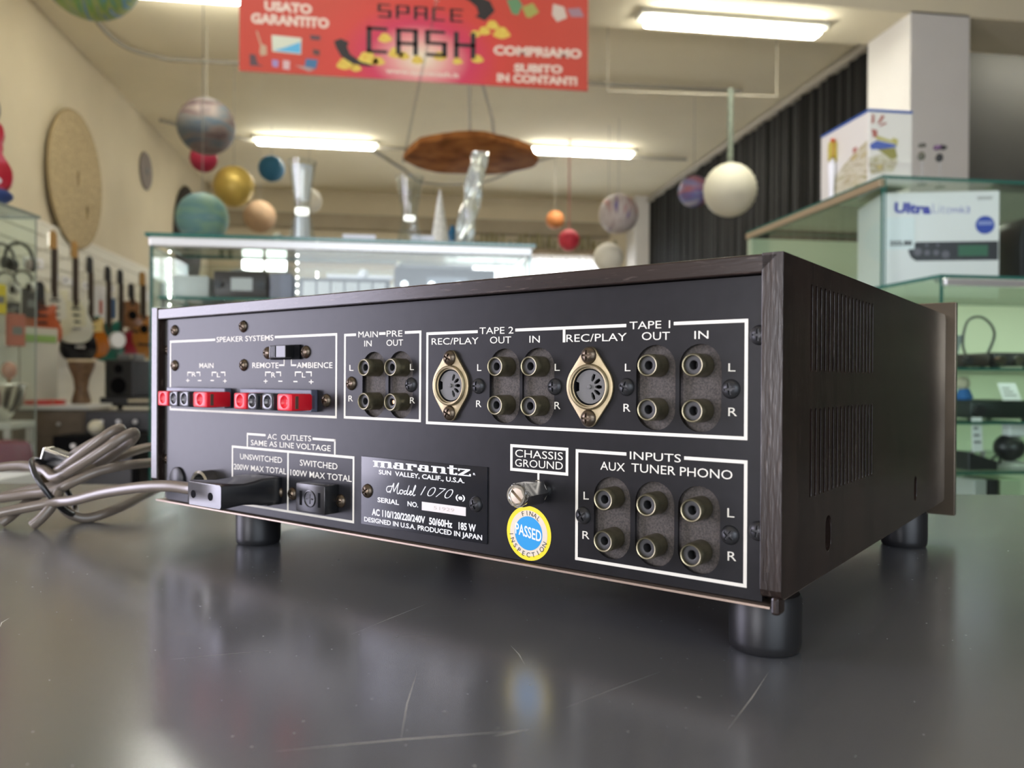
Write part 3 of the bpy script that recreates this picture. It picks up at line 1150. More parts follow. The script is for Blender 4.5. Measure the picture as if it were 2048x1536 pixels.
# the lathe axis (z) becomes -y after the rotation used above; make sure the dome faces -y
dome = [v.co.y for v in am.vertices]
if abs(min(dome)) < abs(max(dome)):
    am.transform(Matrix.Rotation(PI, 4, 'X'))
bmh = b.mesh('cross', m_matt)
for q in (am, bmh):
    q.transform(Matrix.Scale(1000, 4))
screw_black = bool_mesh(am, bmh, 'pan_screw')
screw_black.transform(Matrix.Scale(0.001, 4))
screw_black.materials.clear()
screw_black.materials.append(m_screw_black)
screw_brown = screw_black.copy()
screw_brown.materials.clear()
screw_brown.materials.append(m_screw_brown)
SCREWS = [(-378.7, 106.5, 1), (-307.4, 106.4, 1), (-378.6, 84.7, 1), (-306.8, 84.5, 1), (-389.6, 94.6, 2), (-389.8, 25.8, 2), (-284.7, 91.0, 1), (-252.1, 91.0, 1),
          (-235.6, 65.8, 1), (-216.6, 74.7, 1), (-175.4, 74.3, 0), (-134.4, 74.1, 0), (-94.0, 74.2, 0), (-61.0, 74.4, 0), (-19.3, 74.1, 0), (-80.0, 23.1, 0),
          (-19.3, 22.6, 0), (-9.2, 92.8, 0), (-9.0, 25.2, 0), (-274.4, 15.2, 1), (-262.6, 15.4, 1), (-224.1, 15.2, 1), (-204.0, 22.1, 1), (-134.9, 22.3, 0)]
for i, (x, z, br) in enumerate(SCREWS):
    s = link('screw', screw_brown if br else screw_black, amp)
    yb = 5.0 if br == 2 else (2.4 if x in (-204.0, -134.9) else 3.0)
    s.location = M(x, yb, z)
    s.rotation_euler = (0, random.uniform(-0.7, 0.7), 0)

# phono sockets
sh = MB()
RY = Matrix.Rotation(PI / 2, 4, 'X')          # lathe axis z -> -y
sh.lathe([(0.0034, 0.0), (0.0043, 0.0), (0.0043, 0.0062), (0.0042, 0.0088), (0.0039, 0.0094), (0.0035, 0.0093), (0.0033, 0.0086), (0.0033, 0.004)], 36, RY, cap=False)
shell = sh.mesh('jack_shell', m_olive, 40)
ins = MB()
ins.lathe([(0.0033, 0.0080), (0.0020, 0.0082), (0.00165, 0.0080), (0.00155, 0.003), (0.00001, 0.003)], 28, RY, cap=False)
insul = ins.mesh('jack_insulator', m_ins, 40)
JACKS = [(x, z) for xs in PAIRS.values() for x in xs for z in (82.5, 66.2)]
JACKS += [(x, z + d) for x, z in zip(IN_X, IN_Z) for d in (7.9, -8.0)]
for x, z in JACKS:
    j = link('phono_socket', shell, amp)
    j.location = M(x, 5.6, z)
    k = link('insulator', insul, j)
for x, z in [(-182.4, 66.2)]:
    p = MB()
    p.cyl(M(x, 3.2, z), M(x, -1.5, z), 0.0009, 10)
    p.build('contact_pin', mat('copper_contact', (0.6, 0.3, 0.16), 0.3, metal=1.0), amp)

# five-pin recording sockets
for cx, cz in ((-149.9, 74.2), (-76.9, 74.3)):
    pts = circle(0, 0, 10.5, 40) + [(a, b + 12.4) for a, b in circle(0, 0, 3.3, 20)] + [(a, b - 12.4) for a, b in circle(0, 0, 3.3, 20)]
    me = sheet_mesh([(a / 1000, b / 1000) for a, b in hull(pts)], [[(a / 1000, b / 1000) for a, b in circle(0, 0, 7.5, 36)]], 0.0014, 0.0002)
    p = MB()
    p.bm(mesh_bm(me, Matrix.Translation(Vector(M(cx, 2.3, cz))) @ XZ))
    ring = [(0.0075, -0.0006), (0.0079, 0.0012), (0.0085, 0.0014), (0.0090, 0.0010), (0.0092, 0.0)]
    p.lathe(ring, 40, Matrix.Translation(Vector(M(cx, 1.7, cz))) @ RY, cap=False)
    fl = p.build('din_socket', m_flange, amp, smooth=40)
    p = MB()
    p.lathe([(0.00765, -0.003), (0.00765, 0.0002), (0.0071, 0.0003), (0.0071, -0.003)], 40, Matrix.Translation(Vector(M(cx, 2.2, cz))) @ RY, cap=False)
    p.build('socket_well', m_black, fl, smooth=40)
    cut = []
    for ang in (68, 33, 0, -33, -68):
        a_ = math.radians(ang)
        pts = [(2.4, -0.38), (4.0, -0.78), (5.4, -0.5), (5.4, 0.5), (4.0, 0.78), (2.4, 0.38)]
        cut.append([((u * math.cos(a_) - v * math.sin(a_)) / 1000, (u * math.sin(a_) + v * math.cos(a_)) / 1000) for u, v in pts])
    rim = circle(0, 0, 6.7, 40)
    outl = [(a, b) for a, b in rim if not (a < -5.9 and abs(b) < 1.9)]
    k0 = next(i for i, q in enumerate(outl) if q[0] < -5 and q[1] > 0 and outl[(i + 1) % len(outl)][1] < 0)
    outl = outl[:k0 + 1] + [(-5.0, 1.6), (-5.0, -1.6)] + outl[k0 + 1:]
    me = sheet_mesh([(a / 1000, b / 1000) for a, b in outl], cut, 0.0012)
    p = MB()
    p.bm(mesh_bm(me, Matrix.Translation(Vector(M(cx, 2.9, cz))) @ XZ))
    p.lathe([(0.0009, 0.0), (0.0008, 0.0009), (0.0001, 0.0011)], 14, Matrix.Translation(Vector(M(cx, 2.4, cz))) @ RY)
    p.build('pin_insert', mat('grey_bakelite', (0.12, 0.117, 0.112), 0.5, spec=0.3), fl, smooth=30)
    p = MB()
    p.lathe([(0.0078, 0.0), (0.0078, 0.0004), (0.0001, 0.0004)], 32, Matrix.Translation(Vector(M(cx, 6.4, cz))) @ RY)
    p.build('pin_chamber', m_matt, fl)
    for dz in (12.4, -12.4):
        s = link('screw', screw_brown, amp)
        s.location = M(cx - 0.2, 1.6, cz + dz)
        s.rotation_euler = (0, random.uniform(-0.6, 0.6), 0)

# spring terminals for the loudspeakers
m_slate = mat('slate_plastic', (0.085, 0.09, 0.13), 0.4)
for x0, levers in ((-381.0, ((-369.6, -358.0, 'red'), (-357.0, -347.2, 'black'), (-346.2, -335.6, 'black'), (-331.8, -317.6, 'red'))),
                   (-304.6, ((-292.4, -281.0, 'red'), (-279.9, -271.4, 'black'), (-267.6, -257.4, 'black'), (-254.8, -242.6, 'red')))):
    p = MB()
    mmbox(p, x0, x0 + 62.0, -1.2, 3.2, 59.6, 71.2, 0.5)
    tb = p.build('speaker_terminal', m_slate, amp)
    for a, b_, colr in levers:
        l1 = MB()
        mmbox(l1, a, b_, -13.4, 2.0, 60.4, 69.2, 1.0)
        lm = l1.mesh('lever', m_red, 40)
        cut = MB()
        cut.sphere(M((a + b_) / 2, -16.6, 65.0), 0.0046, 20, 12)
        lm = bool_mesh(lm, cut.mesh('scoop', m_red), 'lever')
        lm.materials.clear()
        lm.materials.append(m_red if colr == 'red' else mat('glossy_black_lever', (0.02, 0.02, 0.024), 0.2))
        lv = link('lever', lm, tb)
        tag(lv, 'red spring lever' if colr == 'red' else 'black spring lever')
        p = MB()
        mmbox(p, b_ - 0.4, b_ + 0.12, -11.2, -9.2, 61.5, 68.0, 0.1)
        p.build('wire_slot', mat('brown_slot', (0.10, 0.05, 0.035), 0.4), tb)

# slide switch
p = MB()
mmbox(p, -281.0, -255.8, 1.6, 3.4, 87.2, 95.0, 0.3)
sw = p.build('slide_switch', m_matt, amp)
p = MB()
for k in range(5):
    mmbox(p, -280.6 + k * 1.15, -279.9 + k * 1.15, 0.7, 2.0, 88.0, 94.4, 0.1)
p.build('slot_ribs', mat('brown_ribs', (0.055, 0.045, 0.035), 0.5), sw)
p = MB()
mmbox(p, -273.6, -260.6, -3.8, 2.0, 88.0, 94.6, 0.35)
for k in range(4):
    mmbox(p, -273.2 + k * 1.2, -272.6 + k * 1.2, -4.3, -3.6, 88.3, 94.3, 0.1)
p.build('switch_knob', m_black, sw)

# mains outlets
for x0, x1 in ((-297.0, -272.2), (-248.8, -226.0)):
    p = MB()
    mmbox(p, x0, x1, -5.9, 3.2, 8.8, 23.4, 0.7)
    o = p.build('mains_outlet', m_black, amp, smooth=40)
    xc = (x0 + x1) / 2
    p = MB()
    for dx in (-7.2, 7.2):
        mmbox(p, xc + dx - 0.9, xc + dx + 0.9, -6.02, -5.7, 12.2, 19.6)
    p.build('outlet_slot', m_matt, o)
    p = MB()
    p.lathe([(0.0044, 0.0), (0.0044, 0.0004), (0.0040, 0.0005), (0.0038, 0.0001), (0.0001, 0.0001)], 28, Matrix.Translation(Vector(M(xc, -5.85, 16.0))) @ RY)
    mmbox(p, xc - 2.6, xc + 2.6, -6.1, -5.8, 15.6, 16.4, 0.1)
    mmbox(p, xc - 0.4, xc + 0.4, -6.1, -5.8, 13.4, 18.6, 0.1)
    p.build('approval_emblem', m_black, o, smooth=40)

# chassis ground post
gx, gz = -100.4, 31.0
p = MB()
p.lathe([(0.0040, 0.0), (0.0040, 0.0016), (0.0046, 0.0018), (0.0047, 0.0028)], 24, Matrix.Translation(Vector(M(gx, 3.0, gz))) @ RY)
p.lathe([(0.0052, 0.0024), (0.0052, 0.0162), (0.0047, 0.0174), (0.0036, 0.0175), (0.0034, 0.0166)], 6, Matrix.Translation(Vector(M(gx, 3.0, gz))) @ RY, cap=False)
gp = p.build('ground_post', m_chrome, amp, smooth=20)
p = MB()
p.lathe([(0.0047, 0.0152), (0.0048, 0.0170), (0.0044, 0.0178), (0.0038, 0.0178), (0.0035, 0.0168)], 32, Matrix.Translation(Vector(M(gx, 3.0, gz))) @ RY, cap=False)
p.build('post_collar', m_chrome, gp, smooth=40)
s1 = MB()
s1.lathe([(0.0035, 0.0134), (0.0035, 0.0168), (0.0030, 0.0173), (0.0001, 0.0174)], 28, RY)
s2 = MB()
s2.box((-0.006, -0.0194, -0.0006), (0.006, -0.0156, 0.0006), mtx=Matrix.Rotation(0.68, 4, 'Y'))
sm_ = bool_mesh(s1.mesh('post_screw', m_nickel, 40), s2.mesh('slot', m_matt), 'post_screw')
sm_.materials.clear()
sm_.materials.append(mat('warm_brass', (0.62, 0.53, 0.42), 0.35, metal=0.8))
link('post_screw', sm_, gp).location = M(gx, 3.0, gz)

# cord hook ring and blanking grommet low on the panel
p = MB()
p.lathe([(0.0074, 0.0), (0.0074, 0.0075), (0.0083, 0.0084), (0.0096, 0.0076), (0.0098, 0.0)], 32, Matrix.Translation(Vector(M(-339.6, 3.2, 13.2))) @ RY, cap=False)
p.build('cord_collar', m_chrome, amp, smooth=40)
p = MB()
p.lathe([(0.0078, 0.0), (0.0078, 0.0012), (0.0066, 0.0022), (0.0001, 0.0024)], 28, Matrix.Translation(Vector(M(-374.6, 3.1, 14.2))) @ RY)
p.build('grommet', m_rubber, amp, smooth=40)

# ------------------------------------------------------------------ power cord plugged into the unswitched outlet
m_cable = mat('grey_brown_cable', (0.155, 0.125, 0.098), 0.33, spec=0.6, bump=0.05, scale=90)
cord = thing('power_cord', 'coiled grey power cord with black tie, plugged into the amplifier outlet', 'power cord', (-0.2225, 0.5645, 0.9493))
inv = Vector(cord.location)


def rel(pts):
    return [Vector(q) - inv for q in pts]


MA = Matrix.Translation(amp.location) @ Matrix.Rotation(-0.7922062, 4, 'Z')


def wamp(x, y, z):
    return MA @ Vector(M(x, y, z))


paths = [
    [wamp(-300, -28, 17.6), wamp(-309, -28.2, 17.4), (-0.1244, 0.4746, 0.9878), (-0.1458, 0.4979, 0.9845), (-0.1757, 0.5255, 0.9779), (-0.2017, 0.5495, 0.9701), (-0.2165, 0.5607, 0.9674), (-0.2355, 0.5665, 0.9636), (-0.2549, 0.5693, 0.9595), (-0.2759, 0.5754, 0.9556),
     (-0.3004, 0.5941, 0.9549), (-0.2889, 0.6026, 0.9637), (-0.2637, 0.5888, 0.9666), (-0.2414, 0.5805, 0.9702), (-0.2223, 0.5717, 0.9735), (-0.2092, 0.5698, 0.9798), (-0.1950, 0.5738, 0.9859), (-0.1824, 0.5841, 0.9883), (-0.1718, 0.6159, 0.9874), (-0.1651, 0.6655, 0.9855), (-0.1663, 0.6859, 0.9901), (-0.1851, 0.6634, 0.9949),
     (-0.1944, 0.6223, 0.9928), (-0.2099, 0.5982, 0.9840), (-0.2283, 0.5887, 0.9746), (-0.2429, 0.5919, 0.9724), (-0.2608, 0.5965, 0.9675), (-0.2871, 0.6053, 0.9622), (-0.3161, 0.6187, 0.9687), (-0.2953, 0.6157, 0.9822), (-0.2720, 0.6073, 0.9854), (-0.2520, 0.5983, 0.9875), (-0.2360, 0.5889, 0.9853), (-0.2246, 0.5791, 0.9812),
     (-0.2060, 0.5694, 0.9905), (-0.1886, 0.5639, 1.0014), (-0.1769, 0.5642, 1.0096), (-0.1726, 0.5707, 1.0118), (-0.1781, 0.5846, 1.0058), (-0.1930, 0.5968, 0.9958), (-0.2148, 0.6030, 0.9818), (-0.2340, 0.6017, 0.9741), (-0.2449, 0.5891, 0.9643), (-0.2492, 0.5715, 0.9571), (-0.2538, 0.5681, 0.9528)],
    [(-0.2319, 0.5913, 0.9816), (-0.2124, 0.5784, 0.9939), (-0.1977, 0.5723, 1.0044), (-0.1875, 0.5719, 1.0121), (-0.1836, 0.5784, 1.0140), (-0.1893, 0.5913, 1.0077), (-0.2087, 0.6042, 0.9957), (-0.2330, 0.6076, 0.9779)],
    [(-0.2189, 0.5692, 0.9724), (-0.2205, 0.5633, 0.9651), (-0.2260, 0.5610, 0.9574), (-0.2316, 0.5608, 0.9524)],
    [(-0.2246, 0.5841, 0.9660), (-0.2181, 0.5811, 0.9576), (-0.2058, 0.5823, 0.9531), (-0.1901, 0.5932, 0.9576), (-0.1798, 0.6321, 0.9635), (-0.1749, 0.6820, 0.9658)],
    [(-0.2347, 0.6018, 0.9831), (-0.2195, 0.5977, 0.9953), (-0.2041, 0.5955, 1.0047), (-0.1969, 0.6005, 1.0082)]]
for pts in paths:
    MB().tube(catmull(rel(pts), 9), 0.0033, 12).build('cable', m_cable, cord, smooth=70)
# tie around the bundle
tie = []
c0 = Vector((-0.2267, 0.5814, 0.9746)) - inv
ax = (Vector((-0.2017, 0.5748, 0.9915)) - Vector((-0.2369, 0.5697, 0.9677))).normalized()
u1 = ax.cross(Vector((0, 0, 1))).normalized()
u2 = u1.cross(ax).normalized()
for k in range(28):
    a_ = 2 * PI * k / 28
    tie.append(c0 + u1 * 0.0205 * math.cos(a_) + u2 * 0.0225 * math.sin(a_))
MB().tube(tie, 0.0019, 10, closed=True).build('cable_tie', m_black, cord, smooth=60)
# plug body with a pinched waist
p = MB()
secs = [(1.0, 12.6, 7.2), (-9.0, 12.6, 7.2), (-14.0, 13.0, 6.2), (-20.0, 14.0, 5.6), (-26.0, 15.0, 6.0), (-32.6, 15.6, 6.6), (-34.0, 15.0, 6.0)]
rings = []
for y, hw, hh in secs:
    xc = -284.6 - (hw - 12.6)
    r_ = 1.6
    ring = []
    for sx_, sz_, a0 in ((1, 1, 0), (-1, 1, 90), (-1, -1, 180), (1, -1, 270)):
        for k in range(4):
            a_ = math.radians(a0 + 30 * k)
            ring.append(wamp(xc + sx_ * (hw - r_) + r_ * math.cos(a_), y, 16.6 + sz_ * (hh - r_) + r_ * math.sin(a_)) - inv)
    rings.append(ring)
n = len(rings[0])
p.add([q for r_ in rings for q in r_], [(i * n + k, i * n + (k + 1) % n, (i + 1) * n + (k + 1) % n, (i + 1) * n + k) for i in range(len(secs) - 1) for k in range(n)]
      + [tuple(range(n)), tuple((len(secs) - 1) * n + k for k in range(n))])
pl = p.build('plug', mat('glossy_plug', (0.014, 0.014, 0.016), 0.30, spec=1.0), cord, smooth=50)
p = MB()
for dx in (-9.4, 6.2):
    xc = -287.6 + dx
    p.lathe([(0.0021, -0.001), (0.0021, 0.00015), (0.0001, 0.00012)], 16,
            Matrix.Translation(wamp(xc, -34.0, 16.2) - inv) @ Matrix.Rotation(-0.7922062, 4, 'Z') @ RY)
p.build('plug_hole', m_matt, pl)
# the second, unused plug standing up out of the coil
p = MB()
m2 = Matrix.Translation(Vector((-0.2275, 0.5947, 0.9887)) - inv) @ Matrix.Rotation(-0.35, 4, 'Z') @ Matrix.Rotation(0.30, 4, 'Y')
p.box((-0.011, -0.006, -0.008), (0.011, 0.006, 0.0085), 0.0022, 3, m2)
pl2 = p.build('spare_plug', m_black, cord, smooth=50)
p = MB()
p.box((-0.0113, -0.0066, 0.0066), (0.0113, -0.0054, 0.0088), 0.0005, 2, m2)
p.box((-0.0116, -0.0066, -0.008), (-0.0100, 0.003, 0.0088), 0.0006, 2, m2)
p.build('bright_edge', m_chrome, pl2)


# ------------------------------------------------------------------ glass display cases
m_glass = glass('clear_glass')
m_glass_green = glass('greenish_glass', (0.91, 0.965, 0.93))
m_edge = mat('glass_edge', (0.03, 0.13, 0.105), 0.15, spec=0.7)
m_edge_pale = mat('frosted_glass_edge', (0.62, 0.58, 0.52), 0.3, spec=0.7)
m_alum = mat('aluminium_profile', (0.62, 0.61, 0.59), 0.35, metal=0.7)
m_led = mat('led_light', (1.0, 0.98, 0.92), 0.4, emit=11.0)
m_shelf_white = mat('white_laminate', (0.72, 0.72, 0.70), 0.4)


def pane(mb, a, b, edge=1, body=0):
    """one glass plate: the two large faces are glass (slot 0), the narrow edges take slot 1"""
    d = [abs(a[i] - b[i]) for i in range(3)]
    ax = d.index(min(d))
    n0 = len(mb.f)
    mb.box(a, b)
    for k in range(n0, len(mb.f)):
        q = [mb.v[i] for i in mb.f[k]]
        flat = max(c[ax] for c in q) - min(c[ax] for c in q) < 1e-9
        mb.mi[k] = body if flat else edge
    return mb


def led_strip(parent, x, y, z0, z1, n):
    p = MB()
    for k in range(n):
        z = z0 + (z1 - z0) * k / (n - 1)
        p.sphere((x, y, z), 0.0030, 8, 6)
    return p.build('led_strip', m_led, parent)


# case in the middle of the shop
CX0, CX1, CY0, CY1, CZ = -0.715, 0.425, 2.50, 2.92, 1.475
t = thing('display_case', 'glass display case carrying the two hourglass vases', 'display case', (0, 0, 0))
p = MB()
pane(p, (CX0, CY0, 0.45), (CX1, CY0 + 0.008, CZ - 0.036))
p.build('front_pane', [m_glass, m_edge], t)
p = MB()
pane(p, (CX0, CY1 - 0.008, 0.45), (CX1, CY1, CZ - 0.036))
p.build('back_pane', [m_glass, m_edge], t)
for x in (CX0, CX1 - 0.008):
    p = MB()
    pane(p, (x, CY0 + 0.009, 0.45), (x + 0.008, CY1 - 0.009, CZ - 0.036))
    p.build('side_pane', [m_glass_green, m_edge], t)
p = MB()
pane(p, (CX0 - 0.01, CY0 - 0.012, CZ - 0.010), (CX1 + 0.01, CY1 + 0.01, CZ))
p.build('top_pane', [m_glass_green, m_edge], t)
p = MB()
p.box((CX0, CY0 - 0.004, CZ - 0.036), (CX1, CY0 + 0.03, CZ - 0.011), 0.002)
p.build('top_rail', m_alum, t)
p = MB()
pane(p, (CX0 + 0.012, CY0 + 0.045, 1.287), (CX1 - 0.012, CY1 - 0.05, 1.295))
p.build('glass_shelf', [m_glass, m_edge], t)
p = MB()
p.box((CX0 - 0.01, CY0 - 0.01, 0.0), (CX1 + 0.01, CY1 + 0.01, 0.45), 0.005)
p.build('plinth', m_shelf_white, t)
led_strip(t, CX0 + 0.05, CY0 + 0.025, 1.20, 1.425, 11)
led_strip(t, -0.295, CY0 + 0.025, 1.20, 1.425, 11)
led_strip(t, -0.27, CY1 - 0.03, 1.33, 1.42, 8)  # reflection of the light strip, built as extra glowing dots

SH = 1.2955      # contents of the middle case stand on its glass shelf
m_dark = mat('dark_device', (0.022, 0.023, 0.026), 0.35)
m_grey = mat('mid_grey_device', (0.16, 0.165, 0.17), 0.45)
m_pale = mat('pale_grey_plastic', (0.45, 0.46, 0.44), 0.45)
m_card = mat('white_card', (0.82, 0.82, 0.84), 0.6)
m_cardboard = mat('tan_cardboard', (0.42, 0.33, 0.20), 0.8, var=0.1, scale=30)


def device(name, label, cat, x0, x1, y0, y1, z, h, m, keys=None, knobs=0, group=None, screen=None):
    """small desktop equipment box: body with rounded edges, a face plate with keys or knobs, rubber feet"""
    t = thing(name, label, cat, ((x0 + x1) / 2, (y0 + y1) / 2, z), 0, group)
    wd, dp = (x1 - x0) / 2, (y1 - y0) / 2
    p = MB()
    p.box((-wd, -dp, 0.004), (wd, dp, h), min(0.006, h * 0.12), 2)
    p.build('body', m, t, smooth=40)
    p = MB()
    for sx_ in (-0.8, 0.8):
        for sy_ in (-0.7, 0.7):
            p.cyl((wd * sx_, dp * sy_, 0), (wd * sx_, dp * sy_, 0.005), 0.006, 10)
    p.build('feet', m_rubber, t)
    if keys:
        p = MB()
        n, km = keys
        for k in range(n):
            a = -wd * 0.92 + 1.84 * wd * k / n
            p.box((a + 0.003, -dp - 0.003, h * 0.16), (a + 1.84 * wd / n - 0.003, -dp + 0.002, h * 0.84), 0.0015)
        p.build('pads', km, t)
    if knobs:
        for k in range(knobs):
            a = -wd * 0.8 + 1.6 * wd * k / max(1, knobs - 1)
            p = MB()
            p.cyl((a, -dp - 0.012, h * 0.5), (a, -dp + 0.001, h * 0.5), min(0.011, h * 0.3), 14)
            p.build('knob', m_chrome if m is m_dark else m_dark, t, smooth=40)
    if screen:
        p = MB()
        p.box((-wd * 0.35, -dp - 0.001, h * 0.3), (wd * 0.45, -dp + 0.001, h * 0.75))
        p.build('display', screen, t)
    return t


def price_card(name, label, loc, w_, h_, tilt, rotz=0.0, m=m_card, group=None):
    t = thing(name, label, 'card', loc, rotz, group)
    p = MB()
    mt = Matrix.Rotation(tilt, 4, 'X')
    p.box((-w_ / 2, 0, 0), (w_ / 2, 0.002, h_), 0.0005, 1, mt)
    p.build('card', m, t)
    p = MB()
    for k in range(3):
        p.box((-w_ * 0.36, -0.0006, h_ * (0.25 + 0.2 * k)), (w_ * (0.3 - 0.12 * k), 0.0, h_ * (0.31 + 0.2 * k)), mtx=mt)
    p.build('print_lines', m_grey, t)
    return t


def cx_(u):
    return (u - 788.0) / 1611.7 * 2.62


device('effects_box', 'pale grey box at the end of the middle case, beside its corner light strip', 'box', cx_(372), cx_(438), 2.60, 2.78, SH, 0.070, m_pale)
device('tape_recorder', 'black cassette recorder with brown face in the middle case', 'recorder', cx_(446), cx_(545), 2.60, 2.76, SH, 0.088, mat('brown_black', (0.030, 0.023, 0.02), 0.4), knobs=2, screen=m_pale)
device('slate_box', 'blue-grey box standing by the second light strip of the middle case', 'box', cx_(549), cx_(592), 2.60, 2.72, SH, 0.084, mat('blue_grey_card', (0.20, 0.20, 0.24), 0.6))
device('drum_machine', 'black drum machine with pale pads in the middle case', 'drum machine', cx_(604), cx_(778), 2.60, 2.76, SH, 0.072, m_dark, keys=(6, m_pale))
device('mixer', 'long black mixer in the middle case beside the white bar', 'mixer', cx_(786), cx_(984), 2.58, 2.76, SH, 0.108, m_dark, knobs=4, screen=mat('dim_screen', (0.06, 0.07, 0.10), 0.2))
t = thing('recorder_lid', 'thin grey lid lying on the long black mixer', 'lid', (0.06, 2.67, SH + 0.1085))
MB().box((-0.055, -0.07, 0), (0.19, 0.07, 0.014), 0.004).build('panel', m_grey, t)
MB().sphere((-0.05, -0.078, 0.010), 0.012, 14, 8).build('latch', m_chrome, t)
t = thing('white_bar', 'white handle bar with a round knob lying on the drum machine pads', 'handle', (-0.115, 2.62, SH + 0.080))
MB().cyl((-0.10, 0.0, 0), (0.108, 0.0, 0), 0.0075, 14).build('rod', m_card, t, smooth=40)
MB().sphere((0.015, 0.0, 0.0095), 0.017, 16, 10).build('ball_knob', m_card, t, smooth=60)
t = thing('price_bracket', 'grey swing arm bracket behind the corner light strip of the middle case', 'bracket', (-0.60, 2.825, SH))
MB().box((-0.03, -0.03, 0.0), (0.03, 0.03, 0.060), 0.008).build('base', m_grey, t)
MB().tube(catmull([(0.0, 0, 0.05), (0.02, 0, 0.095), (0.08, 0, 0.115), (0.15, 0, 0.10)], 6), 0.008, 8).build('arm', m_grey, t, smooth=60)

# what stands on top of the middle case
m_vase = glass('vase_glass', (0.94, 0.96, 0.96), 1.5)


def vase(label, x, y, prof, wall=0.004):
    t = thing('vase', label, 'vase', (x, y, CZ))
    outer = [(r, z) for r, z in prof]
    inner = [(max(r - wall, 0.001), max(z, 0.006)) for r, z in reversed(prof)]
    p = MB()
    p.lathe(outer + inner, 28, cap=False)
    p.build('glass_body', m_vase, t, smooth=60)
    return t


HG = [(0.044, 0.0), (0.041, 0.02), (0.032, 0.07), (0.027, 0.105), (0.026, 0.125), (0.030, 0.16), (0.036, 0.20), (0.042, 0.245), (0.046, 0.262)]
v1 = vase('hourglass vase with frosted filling near the left-hand light strip', -0.292, 2.62, HG)
p = MB()
p.lathe([(0.020, 0.010), (0.026, 0.012), (0.022, 0.085), (0.0001, 0.085)], 24)
p.build('clear_water', mat('pale_filling', (0.86, 0.88, 0.92), 0.3, trans=0.7), v1, smooth=50)
p = MB()
p.lathe([(0.0001, 0.092), (0.021, 0.094), (0.022, 0.112), (0.0001, 0.113)], 24)
p.build('tea_light', mat('tea_light', (1.0, 0.97, 0.9), 0.4, emit=1.6), v1)
p = MB()
p.lathe([(0.0001, 0.14), (0.021, 0.14), (0.029, 0.20), (0.033, 0.246), (0.0001, 0.246)], 24)
p.build('frosted_insert', mat('frosted_white', (0.92, 0.93, 0.93), 0.45, trans=0.75), v1, smooth=50)
v2 = vase('empty hourglass vase in front of the hanging wooden disc', 0.045, 2.62, [(r, z * 0.86) for r, z in HG])
p = MB()
p.lathe([(0.0001, 0.086), (0.018, 0.087), (0.018, 0.100), (0.0001, 0.101)], 20)
p.build('tea_light', MATS['tea_light'], v2)
# tall twisted vase leaning slightly
t = thing('twisted_vase', 'tall leaning vase of rippled glass beside the white cone', 'vase', (0.214, 2.66, CZ))
p = MB()
rings, N = [], 20
vs, fs = [], []
for i in range(37):
    z = 0.325 * i / 36
    cx = 0.062 * (z / 0.325) ** 0.9
    for k in range(N):
        a = 2 * PI * k / N
        r = 0.031 - 0.004 * z / 0.325 + 0.0045 * math.sin(3 * a + z * 48)
        vs.append((cx + r * math.cos(a), r * math.sin(a), z))
for i in range(36):
    for k in range(N):
        k2 = (k + 1) % N
        fs.append((i * N + k, i * N + k2, (i + 1) * N + k2, (i + 1) * N + k))
fs.append(tuple(range(N)))
p.add(vs, fs)
m_ripple = mat('rippled_glass', (0.80, 0.84, 0.78), 0.12, trans=0.75)
p.build('rippled_body', m_ripple, t, smooth=60)
t = thing('cone_ornament', 'slim white wire cone between the empty vase and the leaning vase', 'ornament', (0.145, 2.66, CZ))
p = MB()
p.lathe([(0.034, 0.0), (0.030, 0.03), (0.0025, 0.198), (0.0001, 0.20)], 20)
p.build('cone_body', mat('cone_weave', (0.60, 0.58, 0.50), 0.7, var=0.25, scale=140, bump=0.6), t, smooth=50)
p = MB()
for k in range(9):
    pts = [((0.0345 - 0.0315 * i / 24) * math.cos(2 * PI * k / 9 + i * 0.22), (0.0345 - 0.0315 * i / 24) * math.sin(2 * PI * k / 9 + i * 0.22), 0.002 + 0.19 * i / 24) for i in range(25)]
    p.tube(pts, 0.0012, 6)
p.build('wire', m_alum, t, smooth=60)
t = thing('bottle', 'small dark blue bottle behind the white cone', 'bottle', (0.196, 2.80, CZ))
p = MB()
p.lathe([(0.012, 0.0), (0.013, 0.04), (0.016, 0.055), (0.016, 0.085), (0.008, 0.098), (0.008, 0.108), (0.0001, 0.11)], 20)
p.build('bottle_body', mat('blue_bottle', (0.01, 0.10, 0.20), 0.2), t, smooth=40)
for x, lab, h in ((-0.115, 'blank white card standing between the hourglass vases', 0.040), (0.102, 'blank white card standing behind the white cone', 0.044)):
    t = thing('card', lab, 'card', (x, 2.64, CZ))
    p = MB()
    p.prism([(-0.03, 0), (0.03, 0), (0.026, 0.0)], 0, 0.001, 'xy')
    p = MB()
    for s_ in (1, -1):
        p.box((-0.052, -0.001, 0), (0.052, 0.001, h), mtx=Matrix.Translation((0, 0.008 * s_, 0)) @ Matrix.Rotation(0.19 * s_, 4, 'X'))
    p.build('folded_card', mat('lilac_card', (0.66, 0.68, 0.74), 0.6), t)
t = thing('glass_ball', 'small glass ball beside the frosted vase', 'ornament', (-0.372, 2.66, CZ))
MB().sphere((0, 0, 0.021), 0.020, 20, 14).build('ball', mat('ball_glass', (0.85, 0.95, 0.92), 0.03, trans=1.0), t, smooth=60)
MB().lathe([(0.014, 0), (0.012, 0.005), (0.0001, 0.005)], 16).build('stand', m_alum, t)

